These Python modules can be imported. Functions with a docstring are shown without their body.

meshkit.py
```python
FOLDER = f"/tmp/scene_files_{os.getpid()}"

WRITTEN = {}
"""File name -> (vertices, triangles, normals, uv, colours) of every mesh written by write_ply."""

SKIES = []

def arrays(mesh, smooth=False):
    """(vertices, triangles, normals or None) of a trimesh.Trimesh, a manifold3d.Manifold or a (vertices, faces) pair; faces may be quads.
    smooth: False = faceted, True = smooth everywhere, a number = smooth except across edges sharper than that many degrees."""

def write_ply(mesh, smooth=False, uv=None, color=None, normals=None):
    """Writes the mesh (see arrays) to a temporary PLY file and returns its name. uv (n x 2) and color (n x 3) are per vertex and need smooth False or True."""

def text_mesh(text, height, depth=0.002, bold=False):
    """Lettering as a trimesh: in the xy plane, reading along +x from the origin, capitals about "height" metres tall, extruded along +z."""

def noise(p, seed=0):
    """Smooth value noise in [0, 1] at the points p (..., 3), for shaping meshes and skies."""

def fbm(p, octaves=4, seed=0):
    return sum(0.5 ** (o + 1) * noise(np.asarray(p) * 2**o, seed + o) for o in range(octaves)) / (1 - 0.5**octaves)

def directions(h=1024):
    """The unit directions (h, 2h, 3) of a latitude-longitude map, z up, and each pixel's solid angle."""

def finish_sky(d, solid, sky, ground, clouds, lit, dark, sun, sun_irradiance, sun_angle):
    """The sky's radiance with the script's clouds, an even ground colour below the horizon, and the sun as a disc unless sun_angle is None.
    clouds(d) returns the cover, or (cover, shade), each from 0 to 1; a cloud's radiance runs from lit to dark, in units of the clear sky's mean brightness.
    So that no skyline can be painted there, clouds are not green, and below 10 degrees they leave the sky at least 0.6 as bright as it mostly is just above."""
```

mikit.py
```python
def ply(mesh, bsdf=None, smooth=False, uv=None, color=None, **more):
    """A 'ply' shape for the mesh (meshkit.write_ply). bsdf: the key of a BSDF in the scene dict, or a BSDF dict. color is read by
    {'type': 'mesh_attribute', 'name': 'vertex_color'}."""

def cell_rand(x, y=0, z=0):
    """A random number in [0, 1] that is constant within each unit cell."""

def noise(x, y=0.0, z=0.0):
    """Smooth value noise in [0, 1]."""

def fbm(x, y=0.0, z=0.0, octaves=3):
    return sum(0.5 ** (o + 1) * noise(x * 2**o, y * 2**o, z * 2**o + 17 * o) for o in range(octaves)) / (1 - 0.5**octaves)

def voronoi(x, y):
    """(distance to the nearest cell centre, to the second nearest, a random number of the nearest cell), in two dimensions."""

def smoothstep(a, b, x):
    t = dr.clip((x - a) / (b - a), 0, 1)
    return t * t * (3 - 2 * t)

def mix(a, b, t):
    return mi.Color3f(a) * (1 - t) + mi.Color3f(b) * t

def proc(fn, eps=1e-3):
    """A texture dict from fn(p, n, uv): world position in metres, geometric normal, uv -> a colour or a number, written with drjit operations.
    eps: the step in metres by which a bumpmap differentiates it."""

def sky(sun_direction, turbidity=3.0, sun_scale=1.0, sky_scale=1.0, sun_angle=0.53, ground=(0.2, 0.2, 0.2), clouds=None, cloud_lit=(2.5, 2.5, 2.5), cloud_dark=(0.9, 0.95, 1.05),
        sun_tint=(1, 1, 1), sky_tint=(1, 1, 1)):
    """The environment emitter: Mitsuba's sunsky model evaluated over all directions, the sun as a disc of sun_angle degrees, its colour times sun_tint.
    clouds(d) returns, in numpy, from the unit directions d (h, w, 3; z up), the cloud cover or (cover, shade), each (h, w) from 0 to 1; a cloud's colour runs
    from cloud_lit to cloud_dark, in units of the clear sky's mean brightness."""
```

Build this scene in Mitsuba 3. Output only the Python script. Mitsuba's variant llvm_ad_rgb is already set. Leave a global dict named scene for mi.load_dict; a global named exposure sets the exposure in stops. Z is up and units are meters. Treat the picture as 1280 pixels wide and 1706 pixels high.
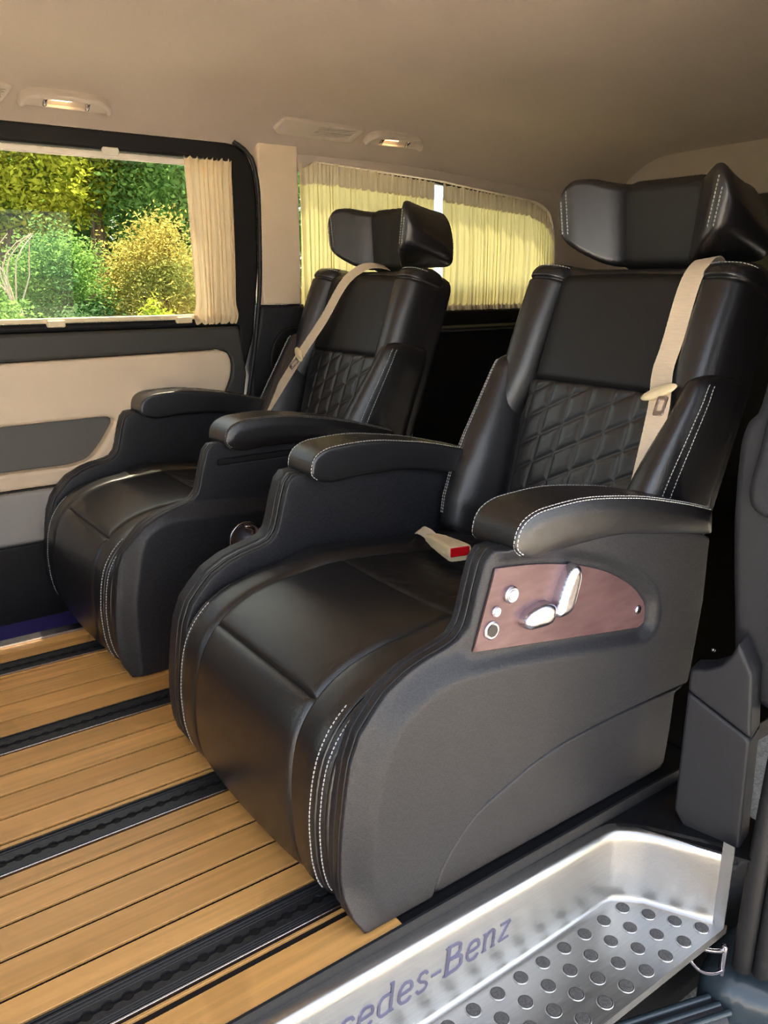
import math, random
import numpy as np, trimesh, shapely, drjit as dr, mitsuba as mi, mikit
from shapely.geometry import Polygon, LineString, Point, box as sbox
from shapely import affinity
from shapely.ops import unary_union
from scipy.spatial import Delaunay
from mikit import noise, fbm, voronoi, cell_rand, smoothstep, mix
T = mi.ScalarTransform4f
scene, labels = {}, {}
rng = np.random.default_rng(7)
# ------------------------------------------------------------------ camera, sky, exposure
# x runs to the rear of the van, y across it away from the open door, z up; floor of the cabin at z = 0
exposure = 3.85
PITCH, AZ = math.atan(390 / 1348), math.radians(54.0)
CAM = np.array([0, 0, 0.92])
FW = np.array([math.cos(AZ) * math.cos(PITCH), math.sin(AZ) * math.cos(PITCH), -math.sin(PITCH)])
scene['camera'] = {'type': 'perspective', 'fov': math.degrees(2 * math.atan(640 / 1348)), 'fov_axis': 'x', 'near_clip': 0.02, 'far_clip': 400.0,
                   'to_world': T().look_at(origin=CAM.tolist(), target=(CAM + FW).tolist(), up=[0, 0, 1])}
el, az = math.radians(65), math.radians(38)
SUN = [math.cos(el) * math.cos(az), math.cos(el) * math.sin(az), math.sin(el)]
def cloud_field(d):
    import meshkit
    return meshkit.fbm(d / np.maximum(d[..., 2:], 0.12) * 0.9 + 3.1, 4, 5)
scene['sky'] = mikit.sky(SUN, turbidity=3.5, sun_scale=1.9, sky_scale=1.0, ground=(0.22, 0.225, 0.23),
                         clouds=lambda d: (np.clip(1.7 * cloud_field(d) - 0.2, 0, 1), np.clip(1.5 - 2.2 * cloud_field(d), 0, 1)), cloud_lit=(2.3, 2.3, 2.3), cloud_dark=(1.0, 1.0, 1.05))

# ------------------------------------------------------------------ helpers
def tag(key, label=None, category=None, group=None, kind=None):
    d = {k: v for k, v in (('label', label), ('category', category), ('group', group), ('kind', kind)) if v}
    if d:
        labels[key] = {**labels.get(key, {}), **d}

def numbered(name):
    if not any(k == name or k.startswith(name + '__') for k in scene):
        return name
    i = 1
    while any(k == f'{name}_{i:03d}' or k.startswith(f'{name}_{i:03d}__') for k in scene):
        i += 1
    return f'{name}_{i:03d}'

def add(name, mesh, bsdf, smooth=False, parent=None, label=None, kind=None, **more):
    key = numbered((parent + '__' if parent else '') + name)
    scene[key] = mikit.ply(mesh, bsdf, smooth=smooth, **more)
    tag(key, label, kind=kind)
    return key

def addply(name, plyd, parent, to_world=None, bsdf=None, label=None):
    key = numbered(parent + '__' + name)
    d = dict(plyd)
    if bsdf: d['bsdf'] = {'type': 'ref', 'id': bsdf}
    if to_world is not None: d['to_world'] = to_world
    scene[key] = d
    tag(key, label)
    return key

def M(v, f):
    return trimesh.Trimesh(np.asarray(v, float), np.asarray(f, int), process=False)

def cat(ms):
    return trimesh.util.concatenate(ms)

def bx(x0, x1, y0, y1, z0, z1, ch=0.0):
    """A box, its edges chamfered by ch."""
    c = np.array([(x0 + x1) / 2, (y0 + y1) / 2, (z0 + z1) / 2]); h = np.array([x1 - x0, y1 - y0, z1 - z0]) / 2
    if ch <= 0:
        m = trimesh.creation.box(2 * h); m.apply_translation(c); return m
    p = []
    for s in np.array(np.meshgrid((-1, 1), (-1, 1), (-1, 1))).T.reshape(-1, 3):
        for k in range(3):
            q = h - ch; q[k] = h[k]; p.append(s * q)
    m = trimesh.Trimesh(np.array(p)).convex_hull; m.apply_translation(c)
    return m

def grid_mesh(P, closed_u=False, closed_v=False):
    P = np.asarray(P, float); nu, nv = P.shape[:2]
    iu = np.arange(nu if closed_u else nu - 1); iv = np.arange(nv if closed_v else nv - 1)
    a, b = np.meshgrid(iu, iv, indexing='ij'); a2, b2 = (a + 1) % nu, (b + 1) % nv
    q = np.stack([a * nv + b, a2 * nv + b, a2 * nv + b2, a * nv + b2], -1).reshape(-1, 4)
    return M(P.reshape(-1, 3), np.vstack([q[:, [0, 1, 2]], q[:, [0, 2, 3]]]))

def loft(rings, cap=True):
    R = np.asarray(rings, float); m = grid_mesh(R, closed_v=True); n, k = R.shape[:2]
    if cap:
        v = np.vstack([m.vertices, R[0].mean(0), R[-1].mean(0)]); i = np.arange(k); j = (i + 1) % k
        f0 = np.stack([np.full(k, n * k), i, j], 1); f1 = np.stack([np.full(k, n * k + 1), (n - 1) * k + j, (n - 1) * k + i], 1)
        m = M(v, np.vstack([m.faces, f0, f1]))
    m.fix_normals()
    return m

def tube(pts, r, sides=10, cap=True):
    p = np.asarray(pts, float); t = np.gradient(p, axis=0); t /= np.linalg.norm(t, axis=1, keepdims=True) + 1e-12
    a = np.cross(t[0], [0, 0, 1.0]); a = a if np.linalg.norm(a) > 1e-3 else np.cross(t[0], [0, 1.0, 0]); A = []
    for ti in t:
        a = a - ti * (a @ ti); a /= np.linalg.norm(a); A.append(a)
    A = np.array(A); B = np.cross(t, A); w = np.arange(sides) * 2 * np.pi / sides
    r = np.broadcast_to(r, (len(p),))[:, None, None]
    return loft(p[:, None] + r * (np.cos(w)[None, :, None] * A[:, None] + np.sin(w)[None, :, None] * B[:, None]), cap)

def spline(pts, n, closed=False):
    from scipy.interpolate import CubicSpline, PchipInterpolator
    p = np.asarray(pts, float)
    if closed: p = np.vstack([p, p[:1]])
    s = np.r_[0, np.cumsum(np.linalg.norm(np.diff(p, axis=0), axis=1))]
    f = CubicSpline(s, p, bc_type='periodic') if closed else PchipInterpolator(s, p)
    return f(np.linspace(0, s[-1], n))

def chain(pts, step):
    """Evenly spaced points along a polyline."""
    p = np.asarray(pts, float); s = np.r_[0, np.cumsum(np.linalg.norm(np.diff(p, axis=0), axis=1))]
    q = np.linspace(0, s[-1], max(2, int(round(s[-1] / step)) + 1))
    return np.stack([np.interp(q, s, p[:, k]) for k in range(p.shape[1])], 1)

def pillow(poly, h0, h1, r, res, fmap, top=None, bot=None, rb=0.0):
    """A slab over the 2-D outline poly between heights h0 and h1, its upper rim rounded with radius r and its lower one with rb; top(q), bot(q) lift the faces."""
    poly = shapely.geometry.polygon.orient(poly, 1.0)
    poly = shapely.segmentize(poly.simplify(res * 0.02), res * 0.8)
    loops = [np.asarray(g.coords)[:-1] for g in (poly.exterior, *poly.interiors)]
    pts, n = [np.vstack(loops)], [len(l) for l in loops]
    for l in loops:
        e = np.roll(l, -1, 0) - l; e /= np.linalg.norm(e, axis=1, keepdims=True) + 1e-15; e = e + np.roll(e, 1, 0); e /= np.linalg.norm(e, axis=1, keepdims=True) + 1e-15
        nin = np.stack([-e[:, 1], e[:, 0]], 1)
        for t in (0.12, 0.35, 0.65, 1.0):
            w = l + nin * max(r, 1e-4) * t; ok = shapely.contains_xy(poly, w[:, 0], w[:, 1])
            ok &= shapely.distance(poly.boundary, shapely.points(w)) > 0.93 * max(r, 1e-4) * t; pts.append(w[ok])
    x0, y0, x1, y1 = poly.bounds
    g = np.stack(np.meshgrid(np.arange(x0, x1, res), np.arange(y0, y1, res), indexing='ij'), -1).reshape(-1, 2)
    core = poly.buffer(-(r + 0.45 * res))
    if not core.is_empty: pts.append(g[shapely.contains_xy(core, g[:, 0], g[:, 1])])
    q = np.vstack(pts); q = q + np.random.default_rng(1).normal(0, 1e-7, q.shape)
    tri = Delaunay(q).simplices; c = q[tri].mean(1)
    tri = tri[shapely.contains_xy(poly, c[:, 0], c[:, 1])]
    a, b, d = q[tri[:, 0]], q[tri[:, 1]], q[tri[:, 2]]
    area = (b[:, 0] - a[:, 0]) * (d[:, 1] - a[:, 1]) - (b[:, 1] - a[:, 1]) * (d[:, 0] - a[:, 0])
    tri = np.where((area < 0)[:, None], tri[:, ::-1], tri)[np.abs(area) > 1e-12]
    d = shapely.distance(poly.boundary, shapely.points(q)); nb = sum(n); d[:nb] = 0
    rnd = lambda r: np.where(d < r, r - np.sqrt(np.maximum(0, r * r - (r - np.minimum(d, r)) ** 2)), 0) if r > 0 else 0 * d
    zt = h1 - rnd(r) + (0 if top is None else top(q)); zb = h0 + rnd(rb) + (0 if bot is None else bot(q))
    N = len(q); V = np.vstack([np.c_[q, zt], np.c_[q, zb]]); F = [tri, tri[:, ::-1] + N]; at = 0
    for k in n:
        i = at + np.arange(k); j = at + (np.arange(k) + 1) % k; at += k
        F += [np.stack([i, i + N, j + N], 1), np.stack([i, j + N, j], 1)]
    m = M(fmap(V[:, 0], V[:, 1], V[:, 2]), np.vstack(F))
    if m.volume < 0: m.invert()
    return m

XZ = lambda y0, s=1: (lambda a, b, h: np.stack([a, y0 + s * h, b], 1))   # outline in x, z; height along s*y
XY = lambda a, b, h: np.stack([a, b, h], 1)
def YZ(x0, s=1): return lambda a, b, h: np.stack([x0 + s * h, a, b], 1)

def mirror(m):
    m = m.copy(); m.vertices[:, 1] *= -1; m.invert(); return m

def ss(a, b, x):
    t = np.clip((x - a) / (b - a), 0, 1); return t * t * (3 - 2 * t)

def rrect(x0, x1, y0, y1, r):
    return sbox(x0 + r, y0 + r, x1 - r, y1 - r).buffer(r, 8)

def stitches(pts, nrm, length=0.0045, gap=0.0025, w=0.0011):
    """Thread stitches lying along a 3-D polyline."""
    p = chain(pts, length + gap); v, f = [], []
    base = trimesh.creation.box((1, 1, 1))
    for a, b in zip(p[:-1], p[1:]):
        t = b - a; L = np.linalg.norm(t); t /= L
        nn = np.asarray(nrm(a) if callable(nrm) else nrm, float); s = np.cross(t, nn); s /= np.linalg.norm(s); u = np.cross(s, t)
        R = np.stack([t * length, s * w, u * w], 1)
        f.append(base.faces + 8 * len(v)); v.append(base.vertices @ R.T + (a + b) / 2)
    return M(np.vstack(v), np.vstack(f))

# ------------------------------------------------------------------ materials
def rgb(*c): return {'type': 'rgb', 'value': list(c)}
def principled(color, rough=0.5, **k):
    c = color if isinstance(color, dict) else rgb(*color)
    return {'type': 'twosided', 'bsdf': {'type': 'principled', 'base_color': c, 'roughness': rough, **k}}
def bumped(inner, fn, scale=1.0, eps=4e-4):
    return {'type': 'twosided', 'bsdf': {'type': 'bumpmap', 'arbitrary': mikit.proc(fn, eps), 'scale': scale, 'bsdf': inner}}
def grain(p, n, uv):
    return 0.0003 * noise(p.x * 640, p.y * 640, p.z * 640) + 0.00014 * noise(p.x * 1200, p.y * 1200, p.z * 1200)
def abs_grain(p, n, uv):
    return 0.0005 * noise(p.x * 640, p.y * 800, p.z * 800)
P0 = lambda c, r, **k: {'type': 'principled', 'base_color': c if isinstance(c, dict) else rgb(*c), 'roughness': r, **k}
scene['leather'] = bumped(P0((0.0075, 0.0075, 0.0088), 0.33, specular=1.0), grain)
scene['leather_matte'] = bumped(P0((0.009, 0.0086, 0.009), 0.46, specular=0.5), grain)
scene['black_plastic'] = bumped(P0(mikit.proc(lambda p, n, uv: mi.Color3f(0.0155, 0.0165, 0.0205) * (0.55 + 0.9 * noise(p.x * 620, p.y * 620, p.z * 620))), 0.42, specular=0.5), abs_grain)
scene['rib_black'] = principled((0.014, 0.014, 0.016), 0.35, specular=0.6)
scene['gloss_black'] = principled((0.008, 0.008, 0.009), 0.28)
scene['matte_black'] = principled((0.008, 0.008, 0.009), 0.6, specular=0.3)
scene['dark_grey'] = bumped(P0((0.018, 0.0188, 0.0225), 0.5, specular=0.4), abs_grain)
scene['door_grey'] = bumped(P0((0.05, 0.049, 0.044), 0.5, specular=0.4), abs_grain)
scene['mid_grey'] = principled((0.30, 0.29, 0.275), 0.55, specular=0.4)
scene['pocket_grey'] = principled((0.115, 0.112, 0.102), 0.55, specular=0.4)
scene['rail_grey'] = principled((0.030, 0.031, 0.034), 0.36, metallic=0.3)
scene['rubber'] = principled((0.014, 0.014, 0.015), 0.5, specular=0.4)
scene['thread'] = principled((0.55, 0.55, 0.53), 0.7, specular=0.2)
scene['thread_dark'] = principled((0.16, 0.16, 0.16), 0.7, specular=0.2)
scene['chrome'] = {'type': 'twosided', 'bsdf': {'type': 'roughconductor', 'material': 'Cr', 'alpha': 0.08}}
scene['satin_metal'] = {'type': 'twosided', 'bsdf': {'type': 'roughconductor', 'material': 'Cr', 'alpha': 0.2}}
scene['beige_trim'] = principled((0.74, 0.60, 0.43), 0.5, specular=0.4)
scene['headliner'] = principled(mikit.proc(lambda p, n, uv: mi.Color3f(0.50, 0.415, 0.35) * (0.94 + 0.1 * noise(p.x * 900, p.y * 900, p.z * 900))), 0.9, specular=0.15)
scene['headliner_trim'] = principled((0.53, 0.45, 0.375), 0.5, specular=0.4)
scene['cream_plastic'] = principled((0.82, 0.68, 0.42), 0.4)
scene['white_plastic'] = principled((0.75, 0.70, 0.60), 0.45)
scene['red_plastic'] = principled((0.70, 0.008, 0.015), 0.35)
scene['webbing'] = principled(mikit.proc(lambda p, n, uv: mi.Color3f(0.80, 0.66, 0.48) * (0.86 + 0.2 * noise(p.x * 900, p.y * 60, p.z * 1500))), 0.65, specular=0.3)
scene['curtain_cloth'] = {'type': 'principledthin', 'base_color': rgb(0.82, 0.74, 0.37), 'roughness': 0.9, 'diff_trans': 0.9, 'spec_trans': 0.0, 'eta': 1.2}
scene['door_curtain'] = {'type': 'principledthin', 'base_color': rgb(0.82, 0.67, 0.44), 'roughness': 0.9, 'diff_trans': 0.5, 'spec_trans': 0.0, 'eta': 1.2}
scene['curtain_hem'] = {'type': 'principledthin', 'base_color': rgb(0.66, 0.57, 0.40), 'roughness': 0.9, 'diff_trans': 0.3, 'spec_trans': 0.0, 'eta': 1.2}
scene['tinted_glass'] = {'type': 'thindielectric', 'int_ior': 1.5, 'specular_transmittance': rgb(0.80, 0.82, 0.77), 'specular_reflectance': rgb(0.15, 0.15, 0.15)}
scene['lamp_glow'] = principled((0.9, 0.85, 0.7), 0.4)
scene['paint'] = principled((0.03, 0.045, 0.055), 0.25, clearcoat=1.0)

def plum(p, n, uv):
    a = fbm(p.x * 40, p.y * 40, p.z * 120); b = noise(p.x * 14, 3.0, p.z * 22)
    return mix((0.095, 0.050, 0.052), (0.165, 0.098, 0.099), dr.clip(0.6 * a + 0.6 * b - 0.2, 0, 1))
scene['plum_plate'] = principled(mikit.proc(plum), 0.3, specular=0.5, metallic=0.25)

def wood(seed, tone):
    def f(p, n, uv):
        g = fbm(p.x * 6 + seed * 3.7, p.y * 160, seed) ; h = fbm(p.x * 3.0 + seed, p.y * 14, seed + 5.0)
        c = mix((0.66, 0.335, 0.095), (0.81, 0.445, 0.15), h)
        c = c * (0.80 + 0.34 * g) * tone
        s = smoothstep(0.70, 0.78, noise(p.x * 9 + seed, p.y * 12, 1.7)) * 0.12
        return c * (1 - s)
    return f
for i, tone in enumerate((1.0, 0.92, 1.06, 0.86)):
    scene[f'wood_{i}'] = principled(mikit.proc(wood(i * 7.3 + 1, tone)), 0.34, specular=0.45)

def steel_rough(p, n, uv): return 0.26 + 0.16 * noise(p.x * 25, p.y * 700, p.z * 700)
scene['brushed_steel'] = {'type': 'twosided', 'bsdf': {'type': 'principled', 'base_color': mikit.proc(lambda p, n, uv: mi.Color3f(0.58, 0.57, 0.54) * (0.88 + 0.16 * noise(p.x * 22, p.y * 900, p.z * 900))),
                          'metallic': 1.0, 'roughness': mikit.proc(steel_rough)}}
scene['stud_rubber'] = principled(mikit.proc(lambda p, n, uv: mi.Color3f(0.085, 0.08, 0.075) * (0.6 + 0.8 * noise(p.x * 700, p.y * 700, 1.0))), 0.55)
scene['letter_violet'] = principled((0.26, 0.25, 0.36), 0.3, metallic=1.0)
scene['blue_sill'] = principled((0.05, 0.045, 0.22), 0.3, specular=0.5)
def gravel(p, n, uv):
    a, b, c = voronoi(p.x * 160, p.y * 160)
    return mix((0.17, 0.165, 0.15), (0.48, 0.46, 0.42), 0.65 * c + 0.35 * noise(p.x * 15, p.y * 15)) * (0.6 + 0.4 * smoothstep(0.0, 0.25, b - a))
scene['gravel'] = principled(mikit.proc(gravel), 0.9, specular=0.2)

# ------------------------------------------------------------------ floor: teak planks, dark inlays, seat rails
X0, X1 = -1.5, 3.0
add('floor', bx(X0, X1, 0.772, 2.17, -0.04, -0.0045), 'matte_black')
tag('floor', 'van floor of teak planks with black seams between black seat rails', kind='structure')
SEAM = 0.0072
rows = [(0.776, 0.845), (0.850, 0.8625), (0.932, 0.985), (0.985, 1.055), (1.055, 1.123), (1.123, 1.189), (1.189, 1.2325), (1.302, 1.317), (1.317, 1.388), (1.388, 1.459), (1.459, 1.530), (1.530, 1.6025),
        (1.673, 1.738), (1.738, 1.811), (1.811, 1.885), (1.885, 1.950), (1.950, 1.967), (2.036, 2.084), (2.084, 2.128)]
for i, (a, b) in enumerate(rows):
    add('plank', bx(X0, 1.34 if i else 0.60, a + SEAM / 2, b - SEAM / 2, -0.02, 0.0, 0.0008), f'wood_{(i * 3 + i // 4) % 4}', parent='floor')
def rail(y0, y1):
    c = (y0 + y1) / 2; L0, L1 = X0, 1.34; r = add('rail', bx(L0, L1, y0 + 0.001, y1 - 0.001, -0.03, -0.016), 'matte_black', parent='floor', label='black aluminium seat rail with a notched slot')
    slot = unary_union([sbox(L0 - 1, c - 0.0035, L1 + 1, c + 0.0035)] + [Point(x, c).buffer(0.0085, 6) for x in np.arange(L0, L1, 0.027)])
    plate = sbox(L0, y0 + 0.004, L1, y1 - 0.004).difference(slot)
    ms = [trimesh.creation.extrude_polygon(g, 0.005, engine='earcut') for g in plate.geoms]
    m = cat(ms); m.apply_translation([0, 0, -0.0065]); add('slot_plate', m, 'rail_grey', parent=r)
    rib = [bx(L0, L1, y - 0.0016, y + 0.0016, -0.008, z + 0.0035, 0.0006) for y, z in ((y0 + 0.0085, -0.0035), (y0 + 0.0135, -0.0045), (y0 + 0.0185, -0.0045), (y1 - 0.0085, -0.0035), (y1 - 0.0135, -0.0045), (y1 - 0.0185, -0.0045))]
    add('rib', cat(rib), 'rail_grey', parent=r, kind='stuff')
    add('edge_strip', bx(L0, L1, y0 + 0.0002, y0 + 0.0032, -0.012, 0.0012, 0.0005), 'satin_metal', parent=r, label='thin bare metal edge')
    add('edge_strip', bx(L0, L1, y1 - 0.0032, y1 - 0.0006, -0.012, 0.0008, 0.0005), 'rubber', parent=r)
for a, b in ((0.863, 0.931), (1.233, 1.301), (1.603, 1.672), (1.968, 2.035)): rail(a, b)
add('edge_strip', bx(X0, X1, 2.128, 2.17, -0.02, 0.004, 0.002), 'satin_metal', parent='floor', label='metal edge along the far sill')
add('carpet', bx(1.342, X1, 0.772, 2.40, -0.03, 0.004, 0.002), 'matte_black', parent='floor', label='black carpet behind the seats')
add('edge_strip', bx(X0, 1.34, 0.7715, 0.778, -0.02, 0.0025, 0.001), 'rubber', parent='floor')

# ------------------------------------------------------------------ ceiling
def ceil_z(y, x):
    u = np.abs(y - 1.48) / 0.97
    z = 1.45 - 0.02 * u ** 2 - 0.13 * np.clip((u - 0.72) / 0.28, 0, 1.2) ** 2.1
    return z - 0.055 * ss(1.7, 2.9, x) + 0.006 * ss(1.02, 1.10, x) * (1 - ss(0.7, 0.95, u)) + 0.006 * ss(1.75, 1.83, x) * (1 - ss(0.7, 0.95, u))
xs, ys = np.linspace(X0, 3.1, 140), np.linspace(0.46, 2.485, 60)
gx, gy = np.meshgrid(xs, ys, indexing='ij')
top = np.stack([gx, gy, ceil_z(gy, gx)], -1)
add('ceiling', cat([grid_mesh(top), grid_mesh(top + [0, 0, 0.03])]), 'headliner', smooth=True)
tag('ceiling', 'beige fabric headliner curving down to the window frames', kind='structure')

# ------------------------------------------------------------------ far side of the van: sliding door, pillar, rear quarter
WY = 2.45
def slab(poly, y_in, thick, r=0.004, res=0.03, top=None):   # faces the camera (-y); y_in = its inner face
    return pillow(poly, 0, thick, r, res, lambda a, b, h: np.stack([a, y_in + thick - h, b], 1), top)
win1 = rrect(-0.30, 1.165, 0.797, 1.262, 0.035)
frame_out = Polygon([(-0.55, 0.70), (1.16, 0.70), (1.205, 0.62), (1.245, 0.74), (1.272, 0.95), (1.276, 1.16)] + [tuple(p) for p in spline([(1.276, 1.16), (1.270, 1.235), (1.235, 1.297), (1.17, 1.318)], 10)] + [(-0.55, 1.318)])
door_low = Polygon([(-0.55, -0.12), (1.05, -0.12), (1.16, 0.35), (1.205, 0.62), (1.185, 0.772), (-0.55, 0.772)])
d1 = 'door_1'
add('window_frame', slab(frame_out.difference(sbox(-2, 0.3, 1.19, 0.772)).difference(win1), 2.435, 0.05, 0.012, 0.02), 'matte_black', smooth=35, parent=d1, label='black frame around the door window')
beige = Polygon([(-0.55, 0.335), (0.70, 0.340)] + [tuple(p) for p in spline([(0.70, 0.340), (0.80, 0.40), (0.90, 0.50), (1.0, 0.545), (1.09, 0.555)], 12)] + [tuple(p) for p in spline([(1.12, 0.57), (1.15, 0.655), (1.138, 0.69), (1.10, 0.70)], 9)] + [(-0.55, 0.685)])
pocket = Polygon([(-0.55, 0.392), (0.60, 0.390)] + [tuple(p) for p in spline([(0.60, 0.390), (0.668, 0.402), (0.71, 0.44), (0.745, 0.49), (0.757, 0.51), (0.738, 0.524), (0.70, 0.526)], 16)] + [(-0.55, 0.513)])
add('body_panel', slab(door_low.difference(beige.buffer(0.0015)), 2.418, 0.06, 0.012, 0.03), 'door_grey', smooth=35, parent=d1, label='dark grey plastic of the door')
def beige_top(q): return 0.010 * (1 - ss(0.555, 0.60, q[:, 1] + 0.0 * q[:, 0])) * ss(0.35, 0.40, q[:, 1])
bz = add('beige_panel', slab(beige.difference(pocket), 2.413, 0.05, 0.012, 0.012, beige_top), 'beige_trim', smooth=35, parent=d1, label='cream upper panel with a pocket cut out')
add('pocket', slab(pocket, 2.438, 0.02, 0.002), 'pocket_grey', smooth=35, parent=d1, label='grey recess in the beige panel')
low_grey = Polygon([(-0.55, 0.18), (0.80, 0.18), (0.86, 0.333), (-0.55, 0.330)])
add('lower_panel', slab(low_grey, 2.408, 0.03, 0.012), 'mid_grey', smooth=35, parent=d1, label='mid grey band under the beige panel')
add('kick_panel', slab(Polygon([(-0.55, -0.12), (1.0, -0.12), (1.04, 0.178), (-0.55, 0.178)]), 2.413, 0.03, 0.01), 'matte_black', smooth=35, parent=d1, label='black kick panel')
tag(d1, 'far sliding door with a cream panel, grey pocket and black window frame', kind='structure')
# sill step below the door, washed blue
st = add('trim_1', cat([bx(X0, 2.0, 2.17, 2.47, -0.095, -0.055, 0.003), bx(X0, 2.0, 2.165, 2.172, -0.08, -0.006)]), 'blue_sill')
tag(st, 'sunken sill step along the far door, dark blue', kind='structure')
# window of the door
w1 = 'window_1'
add('pane', bx(-0.34, 1.20, 2.476, 2.480, 0.765, 1.295), 'tinted_glass', parent=w1, label='tinted pane of the far sliding door')
add('curtain_track', cat([bx(-0.30, 1.16, 2.432, 2.444, 1.240, 1.258, 0.003)] + [bx(x, x + 0.045, 2.426, 2.444, 1.247, 1.270, 0.003) for x in (-0.2, 0.28, 0.80)]), 'white_plastic', parent=w1, label='pale curtain track with clips, top of the window')
add('curtain_track', cat([bx(-0.30, 1.16, 2.430, 2.444, 0.797, 0.812, 0.003)] + [bx(x, x + 0.05, 2.424, 2.444, 0.786, 0.806, 0.003) for x in (-0.2, 0.26, 0.60, 0.98)]), 'cream_plastic', parent=w1, label='cream curtain track with clips, foot of the window')
tag(w1, 'tinted window of the far door with curtain tracks and trees beyond', kind='structure')
# wall left: everything else on the far side
wl = 'wall_left'
win2 = Polygon([(1.435, 0.80), (2.60, 0.80)] + [tuple(p) for p in spline([(2.60, 0.80), (2.66, 0.86), (2.655, 1.05), (2.62, 1.17), (2.52, 1.215)], 14)] + [(2.02, 1.262), (1.50, 1.285), (1.435, 1.25)])
add('pillar_cover', slab(rrect(1.279, 1.424, 0.836, 1.36, 0.004), 2.428, 0.05, 0.008, 0.02), 'beige_trim', smooth=35, parent=wl, label='cream pillar cover between the two side windows')
up = sbox(1.424, 0.80, 3.1, 1.42).difference(win2)
add('upper_trim', slab(up, 2.447, 0.04, 0.006, 0.03), 'headliner_trim', smooth=35, parent=wl, label='beige trim around the rear side window')
add('pillar_lower', slab(Polygon([(1.21, 0.0), (1.44, 0.0), (1.44, 0.834), (1.272, 0.834), (1.258, 0.76), (1.222, 0.63)]), 2.432, 0.05, 0.014, 0.02), 'dark_grey', smooth=35, parent=wl, label='dark lower pillar trim')
add('door_seal', tube(spline([(1.10, 2.425, 0.02), (1.21, 2.428, 0.55), (1.245, 2.43, 0.72), (1.274, 2.432, 0.95), (1.279, 2.432, 1.17), (1.262, 2.432, 1.27), (1.20, 2.432, 1.318)], 40), 0.007), 'rubber', smooth=True, parent=wl)
add('quarter_trim', slab(sbox(1.44, 0.0, 3.1, 0.80), 2.442, 0.04, 0.01, 0.04), 'matte_black', smooth=35, parent=wl, label='black trim below the rear side window')
add('ledge', bx(1.5, 3.05, 2.37, 2.45, 0.725, 0.745, 0.006), 'dark_grey', parent=wl)
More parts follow.
